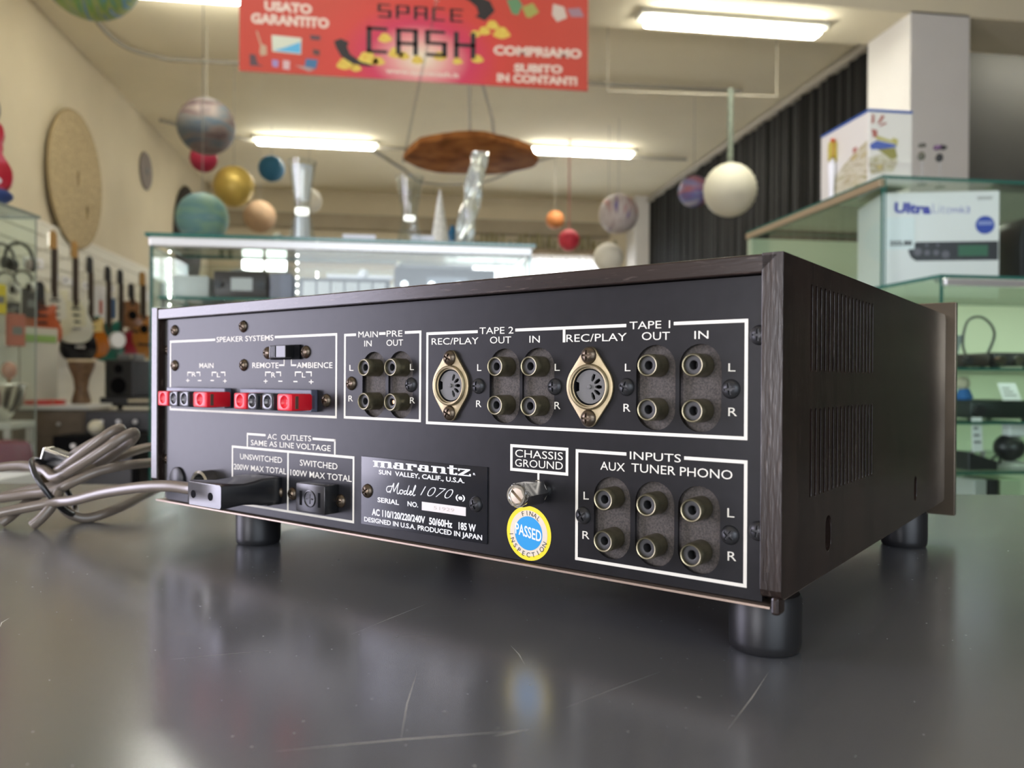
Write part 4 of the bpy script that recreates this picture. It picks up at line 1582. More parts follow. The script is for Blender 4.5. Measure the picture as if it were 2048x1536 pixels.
# ------------------------------------------------------------------ right-hand cases
# tall case with the boxed interface inside and the toy set box on top
UX, UY, UZ = 1.392, 2.150, 1.647
t = thing('display_case', 'tall glass case with a bronze top rail, holding the white product box', 'display case', (0, 0, 0))
p = MB()
pane(p, (UX, UY, UZ - 0.008), (2.9, 3.06, UZ))
p.build('top_pane', [m_glass_green, m_edge], t)
p = MB()
p.box((UX - 0.004, UY + 0.01, UZ - 0.030), (UX + 0.014, 3.06, UZ - 0.0085), 0.002)
p.build('side_rail', mat('bronze_rail', (0.40, 0.31, 0.20), 0.4, metal=0.5), t)
p = MB()
pane(p, (UX + 0.002, UY + 0.012, 0.45), (UX + 0.010, 3.05, UZ - 0.031))
p.build('side_pane', [m_glass_green, m_edge], t)
p = MB()
pane(p, (UX + 0.012, UY + 0.002, 0.45), (2.9, UY + 0.010, UZ - 0.009))
p.build('front_pane', [m_glass, m_edge], t)
for z in (1.30, 0.98):
    p = MB()
    pane(p, (UX + 0.012, UY + 0.015, z - 0.008), (2.88, 3.02, z))
    p.build('glass_shelf', [m_glass_green, m_edge], t)
MB().box((UX + 0.003, 3.03, 0.45), (2.9, 3.06, UZ - 0.031), 0.002).build('back_board', mat('pale_green_board', (0.62, 0.67, 0.50), 0.6), t)
MB().box((UX - 0.004, UY, 0.0), (2.9, 3.06, 0.449), 0.004).build('plinth', m_shelf_white, t)
price_card('card', 'small white notice standing at the far end of the tall case shelf', (UX + 0.09, 2.90, 1.301), 0.07, 0.10, -0.1)
price_card('card', 'wide pale card standing on the tall case shelf behind the product box', (UX + 0.22, 2.80, 1.301), 0.12, 0.13, -0.1, 0.2)
device('storage_box', 'slate grey storage box on the shelf at the far end of the tall case', 'box', UX + 0.06, UX + 0.30, 2.82, 2.94, 1.3005, 0.11, mat('slate_box', (0.10, 0.12, 0.12), 0.5))

# white boxed audio interface
t = thing('product_box', 'white product box with blue lettering and round blue badge', 'box', (0, 0, 0), -0.262)
bw, bd, bh = 0.168, 0.122, 0.325
fl_ = Vector((1.467, 2.268, 1.3005))
t.location = fl_ + Matrix.Rotation(-0.262, 3, 'Z') @ Vector((bw, bd, 0))
MB().box((-bw, -bd, 0), (bw, bd, bh), 0.003).build('carton', m_card, t)
fy = -bd - 0.0006
K = 2 * bw / 235.0            # metres for one unit of the printed layout


def bp(u, v):
    return -bw + (u - 1768) * K, bh - (v - 387) * K


pos = lambda x, z: (x, fy, z)


def brect(mb, u0, v0, u1, v1, d0, d1):
    a, b = bp(u0, v1), bp(u1, v0)
    mb.box((a[0], fy - d1, a[1]), (b[0], fy - d0, b[1]))


p = MB()
lettering(p, 'Ultra', bp(1792, 0)[0], bp(1866, 0)[0], bp(0, 419)[1], 20 * K, pos, bp(0, 423)[1], bold=0.05, shear=0.05)
p.build('bold_lettering', mat('violet_blue_ink', (0.05, 0.06, 0.40), 0.5), t)
p = MB()
lettering(p, 'Lite', bp(1869, 0)[0], bp(1906, 0)[0], bp(0, 422)[1], 20 * K, pos, bp(0, 424)[1], bold=-0.015, shear=0.05)
lettering(p, 'mk3', bp(1907, 0)[0], bp(1944, 0)[0], bp(0, 425)[1], 13 * K, pos, bp(0, 427)[1], bold=0.01, shear=0.05)
p.build('thin_lettering', mat('lilac_ink', (0.30, 0.30, 0.58), 0.5), t)
p = MB()
c = bp(1974, 459)
p.prism([(c[0] + a, c[1] + b) for a, b in circle(0, 0, 19 * K, 32)], fy - 0.0004, fy + 0.0004, 'xz')
p.build('round_badge', mat('badge_blue', (0.03, 0.07, 0.42), 0.5), t)
p = MB()
brect(p, 1960, 451, 1989, 459, 0.0004, 0.0008)
p.build('badge_print', mat('badge_pale', (0.25, 0.30, 0.62), 0.5), t)
p = MB()
p.prism([bp(*q) for q in ((1838, 493), (2000, 493), (2000, 533), (1836, 533), (1826, 525), (1821, 512), (1824, 500))], fy - 0.0004, fy + 0.0004, 'xz')
p.build('device_picture', mat('picture_black', (0.015, 0.015, 0.022), 0.35), t)
for u, v, r in ((1840, 514, 8), (1859, 516, 6), (1877, 516, 6), (1896, 520, 8), (1858, 500, 3), (1880, 500, 3)):
    c = bp(u, v)
    p = MB()
    p.prism([(c[0] + a, c[1] + b) for a, b in circle(0, 0, r * K, 16)], fy - 0.0009, fy - 0.0004, 'xz')
    p.build('picture_knob', mat('picture_grey', (0.13, 0.12, 0.15), 0.4), t)
p = MB()
brect(p, 1921, 501, 1980, 524, 0.0004, 0.0009)
p.build('picture_screen', mat('picture_green', (0.03, 0.13, 0.07), 0.4), t)
p = MB()
brect(p, 1778, 440, 1833, 508, 0.0001, 0.0016)
p.build('price_label', mat('label_paper', (0.76, 0.82, 0.86), 0.4), t)
p = MB()
lettering(p, '222.88', bp(1783, 0)[0], bp(1828, 0)[0], bp(0, 495)[1], 9 * K, lambda x, z: (x, fy - 0.0019, z), bold=0.05)
p.build('price_figures', m_dark, t)['kind'] = 'stuff'
p = MB()
brect(p, 1958, 399, 1988, 406, 0.0, 0.0003)
p.build('faint_mark', mat('faint_grey', (0.52, 0.52, 0.53), 0.6), t)

t = thing('speaker', 'black round-shouldered unit with white stripe beside the white product box', 'speaker', (2.0133, 2.3600, 1.4167))
t.location.z = 1.3005
p = MB()
K2 = 2.36 / 1611.7
prof = [(-34 * K2, 0), (60 * K2, 0), (60 * K2, 0.285), (6 * K2, 0.285), (-16 * K2, 0.272), (-29 * K2, 0.24), (-34 * K2, 0.20)]
p.prism(prof, -0.06, 0.10, 'xz', 0.006)
p.build('cabinet', m_dark, t, smooth=40)
MB().box((-13 * K2, -0.0645, 0.01), (2 * K2, -0.059, 0.235), 0.002).build('white_stripe', m_card, t)

# toy set carton on top of the tall case
t = thing('toy_set_box', 'large white carton with blue top edge and aeroplane picture on the tall case', 'box', (1.422 + 0.072, 2.271 + 0.1385, UZ))
w2, d2, h2 = 0.072, 0.1385, 0.233
MB().box((-w2, -d2, 0), (w2, d2, h2 - 0.008), 0.002).build('carton', mat('cream_card', (0.74, 0.72, 0.66), 0.55), t)
MB().box((-w2 - 0.001, -d2 - 0.001, h2 - 0.008), (w2 + 0.001, d2 + 0.001, h2), 0.0015).build('blue_lid', mat('lid_blue', (0.008, 0.085, 0.36), 0.45), t)
m_pic = striped('picnic_print', [(0.28, 0.26, 0.10), (0.50, 0.46, 0.30), (0.62, 0.60, 0.48), (0.36, 0.30, 0.16), (0.66, 0.56, 0.22)], 2, 24, 2.0, 0.5)
G2 = 2.271 / 1611.7


def tb(u, v):
    return -w2 + (u - 1738) * G2, h2 - (v - 218) * G2


def tpic(name, pts, m, d=0.0012):
    q = MB()
    q.prism([tb(*c) for c in pts], -d2 - d, -d2 - 0.0004, 'xz')
    return q.build(name, m, t)


tpic('ground_picture', ((1738, 325), (1790, 305), (1806, 330), (1795, 352), (1745, 358), (1739, 350)), m_pic)
tpic('olive_wing_picture', ((1758, 305), (1800, 300), (1805, 320), (1792, 326), (1770, 312)), mat('wing_olive', (0.30, 0.28, 0.09), 0.5), 0.0014)
tpic('blue_plane_picture', ((1740, 296), (1756, 286), (1800, 293), (1802, 298), (1770, 304), (1744, 306)), mat('plane_blue', (0.09, 0.14, 0.42), 0.5), 0.0016)
tpic('yellow_wing_picture', ((1752, 274), (1790, 284), (1795, 278), (1806, 282), (1804, 296), (1795, 290), (1756, 284)), mat('wing_yellow', (0.50, 0.46, 0.16), 0.5), 0.0014)
for pts in (((1745, 230), (1750, 232), (1750, 248), (1744, 250)), ((1768, 230), (1774, 234), (1764, 248), (1757, 250)), ((1775, 246), (1780, 248), (1768, 254), (1760, 254)),
            ((1744, 262), (1757, 264), (1757, 278), (1748, 280))):
    tpic('red_feather_picture', pts, mat('feather_red', (0.42, 0.15, 0.12), 0.5), 0.0018)
q = MB()
q.prism([(-d2 * 0.95, 0.004), (d2 * 0.62, 0.004), (d2 * 0.6, 0.05), (d2 * 0.1, 0.09), (-d2 * 0.5, 0.12), (-d2 * 0.95, 0.14)], -w2 - 0.0012, -w2 - 0.0004, 'yz')
q.build('side_picture', m_pic, t)
q = MB()
q.prism([(-d2 * 0.55, 0.12), (-d2 * 0.40, 0.12), (-d2 * 0.40, 0.135), (-d2 * 0.55, 0.135)], -w2 - 0.0016, -w2 - 0.0004, 'yz')
q.build('red_dot_picture', MATS['feather_red'], t)
t = thing('toy_ornament', 'yellow and orange toy ornament at the far end of the toy set box', 'toy', (1.4085, (1.4085, 2.4560, 1.8464)[1], UZ))
p = MB()
p.lathe([(0.010, 0.0), (0.008, 0.03), (0.011, 0.075), (0.0125, 0.105), (0.008, 0.128), (0.0001, 0.132)], 16)
p.build('white_body', m_card, t, smooth=60)
p = MB()
p.sphere((0, 0, 0.158), 0.0125, 16, 10, 2.2)
p.build('body', mat('toy_ochre', (0.50, 0.30, 0.05), 0.5), t, smooth=60)
p = MB()
p.sphere((0.0, -0.004, 0.188), 0.008, 14, 10)
p.build('head', mat('toy_red', (0.55, 0.08, 0.03), 0.5), t, smooth=60)
for s_ in (-1, 1):
    p = MB()
    p.prism([(s_ * 0.006, 0.135), (s_ * 0.0125, 0.12), (s_ * 0.012, 0.18), (s_ * 0.006, 0.185)], -0.012, 0.004, 'xz', 0.002)
    p.build('wing', mat('toy_yellow', (0.50, 0.42, 0.06), 0.5), t)

# two pairs of sunglasses on clear stands
for base, lab, m1, hz, wd in (((1.5779, 2.2400, 1.6771), 'grey patterned sunglasses on a thin stand by the toy set box', mat('mottled_grey', (0.10, 0.10, 0.07), 0.5, var=0.5, scale=120), 0.118, 0.0125),
                              ((1.6522, 2.2600, 1.6853), 'purple and black sunglasses on a thin stand in front of the white pillar', mat('purple_frame', (0.16, 0.08, 0.18), 0.4), 0.122, 0.022)):
    t = thing('sunglasses', lab, 'sunglasses', (base[0], base[1], UZ))
    p = MB()
    p.cyl((0, 0, 0), (0, 0, hz - 0.02), 0.0012, 8)
    p.lathe([(0.016, 0), (0.014, 0.003), (0.0001, 0.003)], 16)
    p.build('stand', mat('clear_acrylic', (0.72, 0.73, 0.72), 0.2, trans=0.6), t)
    p = MB()
    p.sphere((-wd * 0.4, 0, hz), wd * 0.60, 14, 10, 0.6)
    p.build('lens', m1, t, smooth=60)
    p = MB()
    p.sphere((wd * 0.55, 0.002, hz + 0.001), wd * 0.48, 14, 10, 0.65)
    p.build('lens', m_dark, t, smooth=60)
    p = MB()
    p.sphere((0.0, 0.004, hz - 0.030), 0.011, 14, 10, 1.2)
    p.build('lower_lens', m1 if wd < 0.02 else m_dark, t, smooth=60)
    p = MB()
    p.tube(catmull([(-wd, 0, hz + 0.003), (0, -0.004, hz + 0.007), (wd, 0, hz + 0.004)], 6), 0.0014, 6)
    p.build('bridge', m_dark, t)

# lower case nearer to the counter, with three glass shelves of small goods
LX, LY, LZ = 1.098, 1.500, 1.2685
t = thing('display_case', 'lower glass case beside the amplifier fascia, with shelves of small goods', 'display case', (0, 0, 0))
p = MB()
pane(p, (LX - 0.004, LY - 0.006, LZ - 0.007), (2.3, 2.04, LZ))
p.build('top_pane', [m_glass_green, m_edge], t)
p = MB()
p.box((LX + 0.009, LY - 0.006, LZ - 0.022), (2.3, LY + 0.006, LZ - 0.0075), 0.002)
p.build('top_rail', m_alum, t)
p = MB()
pane(p, (LX, LY, 0.42), (LX + 0.006, 2.03, LZ - 0.0075))
p.build('side_pane', [m_glass_green, m_edge], t)
p = MB()
pane(p, (LX + 0.008, LY, 0.42), (2.3, LY + 0.006, LZ - 0.023))
p.build('front_pane', [m_glass_green, m_edge], t)
RS = [1.080, 0.968, 0.864]
for z in RS:
    p = MB()
    pane(p, (LX + 0.009, LY + 0.012, z - 0.006), (2.28, 1.99, z))
    p.build('glass_shelf', [m_glass_green, m_edge], t)
MB().box((LX + 0.007, 2.005, 0.42), (2.3, 2.035, LZ - 0.008), 0.002).build('back_board', mat('pale_green_board', (0.62, 0.67, 0.50), 0.6), t)
MB().box((LX - 0.004, LY, 0.0), (2.3, 2.04, 0.419), 0.004).build('plinth', m_shelf_white, t)
MB().box((LX + 0.02, LY + 0.009, LZ - 0.0165), (2.25, LY + 0.016, LZ - 0.0085), 0.001).build('led_strip', mat('added_case_fill', (0.93, 1.0, 0.86), 0.4, emit=45.0), t)  # light bar added out of sight behind the rail to brighten the shelves
P16 = 1.58 / 1611.7
GX0 = (1.2003, 1.5800, 1.0543)[0]


def gx(u):
    return GX0 + (u - 1915) * P16 * 1.06


device('rack_unit', 'brown black unit on the top glass shelf, closest to the amplifier fascia', 'rack unit', gx(1914), gx(1973), 1.56, 1.66, RS[0], 0.030, mat('brown_black', (0.030, 0.023, 0.02), 0.4), knobs=1)
device('rack_unit', 'black unit with pale knob on the top glass shelf of the lower case', 'rack unit', gx(1984), gx(2080), 1.56, 1.68, RS[0], 0.034, m_dark, knobs=3)
t = thing('tent_card', 'grey peaked tent card behind the black units of the top glass shelf', 'card', (gx(1975), 1.74, RS[0]))
for s_ in (1, -1):
    p = MB()
    p.box((-0.035, -0.001, 0), (0.035, 0.001, 0.082), mtx=Matrix.Translation((0.0225 * s_, 0, 0.0005)) @ Matrix.Rotation(PI / 2, 4, 'Z') @ Matrix.Rotation(0.28 * s_, 4, 'X'))
    p.build('folded_sheet', mat('slate_card', (0.17, 0.21, 0.22), 0.5), t)
t = thing('desk_lamp', 'dark folding clip lamp near the top rail of the lower case', 'lamp', (gx(2010), 1.76, RS[0]))
p = MB()
p.lathe([(0.024, 0), (0.024, 0.008), (0.0001, 0.01)], 16)
p.build('base', m_dark, t)
p = MB()
p.tube(catmull([(0, 0, 0.01), (0.016, 0, 0.08), (0.0, 0, 0.135), (-0.02, 0, 0.15)], 6), 0.004, 8)
p.build('arm', m_dark, t, smooth=60)
p = MB()
p.lathe([(0.008, 0), (0.021, 0.030), (0.020, 0.031), (0.007, 0.0)], 18, Matrix.Translation((-0.02, 0, 0.15)) @ Matrix.Rotation(2.2, 4, 'Y'))
p.build('lamp_shade', mat('brown_shade', (0.10, 0.085, 0.07), 0.4), t, smooth=40)
t = thing('hanging_cable', 'loop of dark cable hanging over the top glass shelf of the lower case', 'cable', (gx(2045), 1.70, RS[0]))
MB().tube(catmull([(0, 0, 0.004), (-0.03, 0, 0.05), (-0.02, 0.0, 0.11), (0.02, 0, 0.12), (0.05, 0, 0.08), (0.03, 0.02, 0.004)], 8), 0.003, 8).build('cable_loop', m_dark, t, smooth=60)
MB().box((-0.004, -0.006, 0.0), (0.004, 0.006, 0.014), 0.001).build('end_plug', m_chrome, t)
price_card('card', 'white slanted price card before the black unit on the middle glass shelf', (gx(2006), 1.535, RS[1] + 0.044), 0.040, 0.042, -0.5, -0.1)
device('speaker', 'black unit with copper coloured knob on the middle glass shelf', 'speaker', gx(1925), gx(2080), 1.552, 1.70, RS[1], 0.043, mat('green_black', (0.016, 0.024, 0.022), 0.4), knobs=2)
t = thing('figurine', 'cream plush figure in a blue dress on top of the middle shelf unit', 'figurine', (gx(1945), 1.60, RS[1] + 0.0435))
p = MB()
p.lathe([(0.016, 0), (0.018, 0.006), (0.010, 0.024), (0.0001, 0.026)], 16)
p.build('dress', mat('toy_blue', (0.02, 0.12, 0.35), 0.6), t, smooth=40)
MB().sphere((-0.004, 0, 0.036), 0.015, 16, 10).build('head', mat('cream_plush', (0.50, 0.46, 0.33), 0.8), t, smooth=60)
price_card('card', 'upright white price card on the lowest glass shelf touching the fascia in view', (gx(1925), 1.53, RS[2] + 0.04), 0.024, 0.072, -0.05)
t = thing('pedal', 'low black effects pedal on the lowest glass shelf under the upright price card', 'pedal', (gx(1945), 1.57, RS[2]))
p = MB()
p.prism([(-0.034, 0), (0.034, 0), (0.034, 0.018), (-0.034, 0.039)], -0.03, 0.03, 'xz', 0.002)
p.build('housing', m_dark, t)
for dx in (-0.012, 0.012):
    MB().cyl((dx, -0.01, 0.02), (dx, -0.014, 0.040), 0.005, 12).build('knob', m_alum, t, smooth=40)
MB().tube(catmull([(0.034, 0, 0.01), (0.05, -0.01, 0.03), (0.062, 0, 0.008), (0.060, 0.03, 0.004)], 6), 0.0025, 8).build('cable', m_dark, t, smooth=60)
t = thing('webcam', 'black round camera with white head on a pale base, lowest glass shelf', 'camera', (gx(2035), 1.58, RS[2]))
p = MB()
p.lathe([(0.040, 0), (0.042, 0.005), (0.032, 0.014), (0.0001, 0.016)], 24)
p.build('base', m_pale, t, smooth=40)
MB().sphere((0, 0, 0.044), 0.031, 20, 12, 0.95).build('body', m_dark, t, smooth=60)
p = MB()
p.box((-0.012, -0.016, 0.068), (0.03, 0.010, 0.098), 0.005)
p.build('white_head', m_card, t)
for u, wd, lab, m in ((1932, 0.015, 'pale box at the bottom of the lower case touching the dark block', m_pale), (1962, 0.011, 'narrow dark block at the bottom of the lower case', m_dark),
                      (2000, 0.024, 'pale green box at the bottom of the lower case', mat('pale_green_card', (0.50, 0.60, 0.40), 0.6))):
    t = thing('carton', lab, 'box', (gx(u), 1.57, 0.4205))
    MB().box((-wd, -0.04, 0), (wd, 0.04, 0.425), 0.003).build('sleeve', m, t)
    MB().box((-wd * 0.9, -0.0415, 0.34), (wd * 0.9, -0.0395, 0.346), 0.0002).build('tape', m_grey, t)


# ------------------------------------------------------------------ things hanging from the ceiling
m_thread = mat('thread', (0.30, 0.29, 0.25), 0.7)
m_clear_line = glass('clear_line', (0.90, 0.91, 0.92), 1.5)


def lantern(label, loc, r, m, cat='paper lantern', name='paper_lantern', rib=0.0, cord_r=0.003, cord_m=None, top=None, n=18):
    t = thing(name, label, cat, loc)
    p = MB()
    p.sphere((0, 0, 0), r, 32, n * 2 if rib else 18, 1.0, rib)
    p.build('globe', m, t, smooth=70 if rib else 60)
    p = MB()
    p.lathe([(r * 0.16, 0.0), (r * 0.16, r * 0.03), (r * 0.12, r * 0.04)], 16, Matrix.Translation((0, 0, r * 0.985)))
    p.build('top_ring', m_thread, t)
    p = MB()
    p.cyl((0, 0, r), (0, 0, (top or ZC) - loc[2]), cord_r, 8)
    p.build('string', cord_m or m_thread, t)
    return t


def planet(name, cols, scale=2.0, axis=2, dist=1.2):
    return striped(name, cols, axis, scale, dist, 0.55)


m_earth = planet('earth_paint', [(0.03, 0.12, 0.26), (0.08, 0.24, 0.32), (0.16, 0.28, 0.06), (0.30, 0.33, 0.08), (0.06, 0.2, 0.32), (0.4, 0.45, 0.45)], 6, 0, 1.5)
lantern('painted globe with green lands and blue seas above the beige wall', (-1.763, 5.0, 3.43), 0.285, m_earth)
m_jup = planet('banded_planet_paint', [(0.055, 0.035, 0.036), (0.085, 0.055, 0.058), (0.17, 0.13, 0.12), (0.11, 0.125, 0.14), (0.05, 0.085, 0.13), (0.10, 0.12, 0.13)], 5.0, 2, 0.6)
lantern('grey and maroon banded planet globe above the crimson lantern', (-1.779, 8.0, 3.44), 0.265, m_jup)
lantern('crimson lantern tucked below the banded planet globe', (-1.972, 8.75, 3.33), 0.140, mat('crimson_paper', (0.32, 0.01, 0.045), 0.6), rib=0.03)
lantern('ribbed gold paper lantern', (-1.716, 9.0, 3.111), 0.218, mat('gold_paper', (0.50, 0.36, 0.085), 0.42, metal=0.4), rib=0.035, n=16)
lantern('deep blue lantern half behind the frosted hourglass vase', (-1.62, 11.0, 3.825), 0.172, mat('deep_blue_paper', (0.012, 0.12, 0.24), 0.6), rib=0.02)
m_nep = planet('teal_planet_paint', [(0.07, 0.17, 0.27), (0.14, 0.30, 0.30), (0.20, 0.36, 0.26), (0.12, 0.28, 0.30), (0.25, 0.38, 0.36)], 4.5, 2, 0.5)
lantern('pale teal planet globe rising behind the middle case', (-1.472, 6.5, 2.285), 0.195, m_nep)
m_paper = mat('white_paper', (0.72, 0.70, 0.62), 0.75)
lantern('small plain white lantern beside the frosted hourglass vase', (-1.137, 11.0, 3.416), 0.165, m_paper, rib=0.02)
lantern('faint peach lantern behind the frosted hourglass vase', (-1.93, 12.0, 3.38), 0.23, mat('peach_paper', (0.42, 0.28, 0.17), 0.75), rib=0.02)
lantern('small orange lantern near the back window', (2.393, 12.0, 3.48), 0.14, mat('orange_paper', (0.55, 0.20, 0.06), 0.6), rib=0.02)
lantern('round red wicker lantern in front of the back window', (2.393, 11.0, 3.006), 0.148, mat('red_wicker', (0.52, 0.025, 0.05), 0.6, bump=0.8, scale=60), cord_r=0.012, cord_m=mat('red_cord', (0.45, 0.20, 0.16), 0.7))
m_multi = planet('marbled_paint', [(0.05, 0.07, 0.30), (0.34, 0.26, 0.28), (0.50, 0.46, 0.46), (0.46, 0.42, 0.42), (0.38, 0.28, 0.29), (0.48, 0.13, 0.06)], 9.0, 0, 0.6)
lantern('white globe marbled with orange and blue beside the black drape', (2.819, 10.0, 3.18), 0.25, m_multi)
lantern('plain white lantern hanging lowest, under the marbled globe', (2.772, 10.3, 2.66), 0.20, m_paper, rib=0.02)
m_chain = mat('dark_tinsel', (0.10, 0.12, 0.09), 0.6, var=0.6, scale=60)
lantern('largest ribbed white lantern, hung on a dark cord before the black drape', (3.02, 7.0, 2.796), 0.243, mat('ivory_paper', (0.60, 0.58, 0.46), 0.6), rib=0.04, n=14, cord_r=0.028, cord_m=m_chain, top=3.72)
m_blue2 = planet('blue_red_planet_paint', [(0.06, 0.08, 0.28), (0.16, 0.20, 0.40), (0.30, 0.10, 0.12), (0.08, 0.10, 0.30), (0.4, 0.38, 0.45)], 3.2, 2, 1.0)
lantern('blue and red painted globe half hidden by the largest white lantern', (3.442, 9.0, 3.26), 0.18, m_blue2)
# horizontal wire rack that carries the cord of the large lantern
m_thread2 = mat('pale_wire', (0.36, 0.33, 0.26), 0.7)
t = thing('hanging_rail', 'thin white rail hung under the ceiling from which the largest lantern drops', 'rail', (0, 0, 0))
p = MB()
p.tube([(1.8654, 7.0000, 3.6318), (3.4737, 7.0000, 3.6734)], 0.008, 8)
p.build('rail', m_thread2, t)
for u in ((1.8654, 7.0000, 3.6318), (3.4640, 7.0000, 3.6729)):
    MB().tube([u, (u[0], u[1], 4.40)], 0.005, 6).build('drop_wire', m_thread2, t)

# slice of burl wood hung flat from wires
t = thing('wooden_disc', 'large round slice of brown burl wood hung flat below the ceiling', 'wooden disc', (0.69, 7.45, 3.13))
vs, N = [], 64
pr = []
for k in range(N):
    a = 2 * PI * k / N
    r = 0.61 + 0.03 * math.sin(3 * a + 0.5) + 0.018 * math.sin(7 * a) + 0.01 * math.sin(13 * a + 2)
    pr.append((r * math.cos(a), r * math.sin(a)))
p = MB()
p.prism(pr, -0.03, 0.03, 'xy', 0.012)
p.build('wood_slice', mat('burl_wood', (0.42, 0.17, 0.05), 0.9, var=0.55, scale=4.5, col2=(0.16, 0.055, 0.016), detail=8, spec=0.1), t, smooth=50)
p = MB()
p.box((-0.12, -0.1, 0.03), (0.14, 0.1, 0.07), 0.01)
p.build('mount_plate', m_thread, t)
for pts in ([(-0.01, 0, 0.05), (-0.03, 0, 1.27)], [(0.23, 0.02, 0.04), (0.20, 0.02, 0.35), (0.08, 0.02, 0.75), (0.03, 0.02, 1.27)]):
    MB().tube(pts, 0.014, 8).build('hanging_wire', mat('grey_wire', (0.36, 0.35, 0.31), 0.5), t)
tag(MB().tube([(0.1774, 3.2000, 2.6680), (0.1353, 3.2000, 2.4285), (0.0856, 3.2000, 2.1893), (0.0285, 3.2000, 1.9016)], 0.006, 8).build('clear_line', m_clear_line, smooth=60),
    'slanting clear plastic line hanging in front of the red banner', 'line')

# ------------------------------------------------------------------ banner
YBN = 4.6


def banner_material():
    m = bpy.data.materials.new('banner_print')
    m.use_nodes = True
    nt = m.node_tree
    L = nt.links
    b = nt.nodes['Principled BSDF']
    b.inputs['Roughness'].default_value = 0.5
    tc = nt.nodes.new('ShaderNodeTexCoord')
    mp = nt.nodes.new('ShaderNodeMapping')
    mp.inputs['Location'].default_value = (-0.01, 0, -0.30)
    mp.inputs['Scale'].default_value = (1.55, 1.0, 2.3)
    L.new(tc.outputs['Object'], mp.inputs['Vector'])
    g = nt.nodes.new('ShaderNodeTexGradient')
    g.gradient_type = 'SPHERICAL'
    L.new(mp.outputs['Vector'], g.inputs['Vector'])
    r = nt.nodes.new('ShaderNodeValToRGB')
    el = r.color_ramp.elements
    el[0].position, el[0].color = 0.0, (0.52, 0.052, 0.028, 1)
    el[1].position, el[1].color = 0.95, (0.78, 0.68, 0.50, 1)
    e = el.new(0.30)
    e.color = (0.58, 0.05, 0.035, 1)
    e = el.new(0.55)
    e.color = (0.56, 0.03, 0.09, 1)
    e = el.new(0.75)
    e.color = (0.72, 0.30, 0.28, 1)
    L.new(g.outputs['Fac'], r.inputs['Fac'])
    L.new(r.outputs['Color'], b.inputs['Base Color'])
    return m


BN = (0.127, YBN, 2.738)
t = thing('banner', 'red hanging shop banner with black SPACE CASH lettering', 'banner', BN)
p = MB()
p.box((-0.98, 0.0, 0.0), (0.98, 0.003, 0.62))
sheet = p.build('banner_sheet', banner_material(), t)
bpos = lambda x, z: (x - BN[0], -0.0008, z - BN[2])
bpos2 = lambda x, z: (x - BN[0], -0.0014, z - BN[2])


def btext(mb, s, A0, B0, cap, pos, bold=0.0):
    lettering(mb, s, A0[0], B0[0], A0[2], cap, pos, B0[2], bold=bold)


m_ink = mat('banner_black', (0.018, 0.014, 0.014), 0.5)
m_cream = mat('banner_cream', (0.74, 0.60, 0.50), 0.55)
m_gold = mat('banner_gold', (0.66, 0.38, 0.05), 0.5, var=0.5, scale=45, col2=(0.72, 0.60, 0.10))


# squared display lettering drawn as thick bars on a 5 x 7 cell
BARS = {'S': [((0, 6.2), (4.6, 7)), ((0, 3.2), (1.1, 7)), ((0, 3.1), (5, 4)), ((3.9, 0), (5, 4)), ((0.2, 0), (5, 0.9))],
        'P': [((0, 0), (1.1, 7)), ((0, 6.2), (5, 7)), ((3.9, 2.6), (5, 7)), ((0, 2.6), (5, 3.5))],
        'A': [((0, 0), (1.1, 7)), ((3.9, 0), (5, 7)), ((0, 6.1), (5, 7)), ((0, 2.6), (5, 3.5))],
        'C': [((0, 0), (1.1, 7)), ((0, 6.1), (4.7, 7)), ((0, 0), (4.7, 0.9))],
        'E': [((0, 0), (1.1, 7)), ((0, 6.1), (4.8, 7)), ((0, 0), (4.8, 0.9)), ((0, 3.05), (4.4, 3.95))],
        'H': [((0, 0), (1.1, 7)), ((3.9, 0), (5, 7)), ((0, 3.0), (5, 4.0))]}


def display_word(mb, s, A0, B0, cap, pos, pitch=6.6):
    n = len(s)
    k = (B0[0] - A0[0]) / (pitch * (n - 1) + 5)
    for i, c in enumerate(s):
        for (a, b), (c2, d) in BARS[c]:
            q = []
            for u, v in ((a, b), (c2, b), (c2, d), (a, d)):
                x = A0[0] + (i * pitch + u) * k
                z = A0[2] + (B0[2] - A0[2]) * (x - A0[0]) / (B0[0] - A0[0]) + (v / 7 - 0.5) * cap
                q.append(pos(x, z))
            mb.add(q, [(0, 1, 2, 3)])


p = MB()
display_word(p, 'SPACE', (-0.1053, 4.6000, 3.1212), (0.3787, 4.6000, 3.1246), 0.076, bpos2)
display_word(p, 'CASH', (-0.1653, 4.6000, 2.9547), (0.4483, 4.6000, 2.9583), 0.148, bpos2)
p.build('black_lettering', m_ink, sheet)
p = MB()
btext(p, 'USATO', (-0.7193, 4.6000, 3.1047), (-0.4641, 4.6000, 3.1011), 0.048, bpos, 0.05)
p.build('cream_lettering', m_cream, sheet)
p = MB()
btext(p, 'GARANTITO', (-0.7907, 4.6000, 3.0310), (-0.3714, 4.6000, 3.0299), 0.050, bpos, 0.05)
p.build('cream_lettering', m_cream, sheet)
p = MB()
btext(p, 'COMPRIAMO', (0.5521, 4.6000, 2.9422), (1.0686, 4.6000, 2.9523), 0.048, bpos, 0.05)
p.build('cream_lettering', m_cream, sheet)
p = MB()
btext(p, 'SUBITO', (0.6715, 4.6000, 2.8465), (0.9563, 4.6000, 2.8553), 0.043, bpos, 0.05)
p.build('cream_lettering', m_cream, sheet)
p = MB()
btext(p, 'IN CONTANTI', (0.5732, 4.6000, 2.7860), (1.0428, 4.6000, 2.7908), 0.043, bpos, 0.05)
p.build('cream_lettering', m_cream, sheet)
p = MB()
btext(p, 'www.spacecash.it', (-0.0593, 4.6000, 2.7876), (0.3548, 4.6000, 2.7844), 0.026, bpos, 0.03)
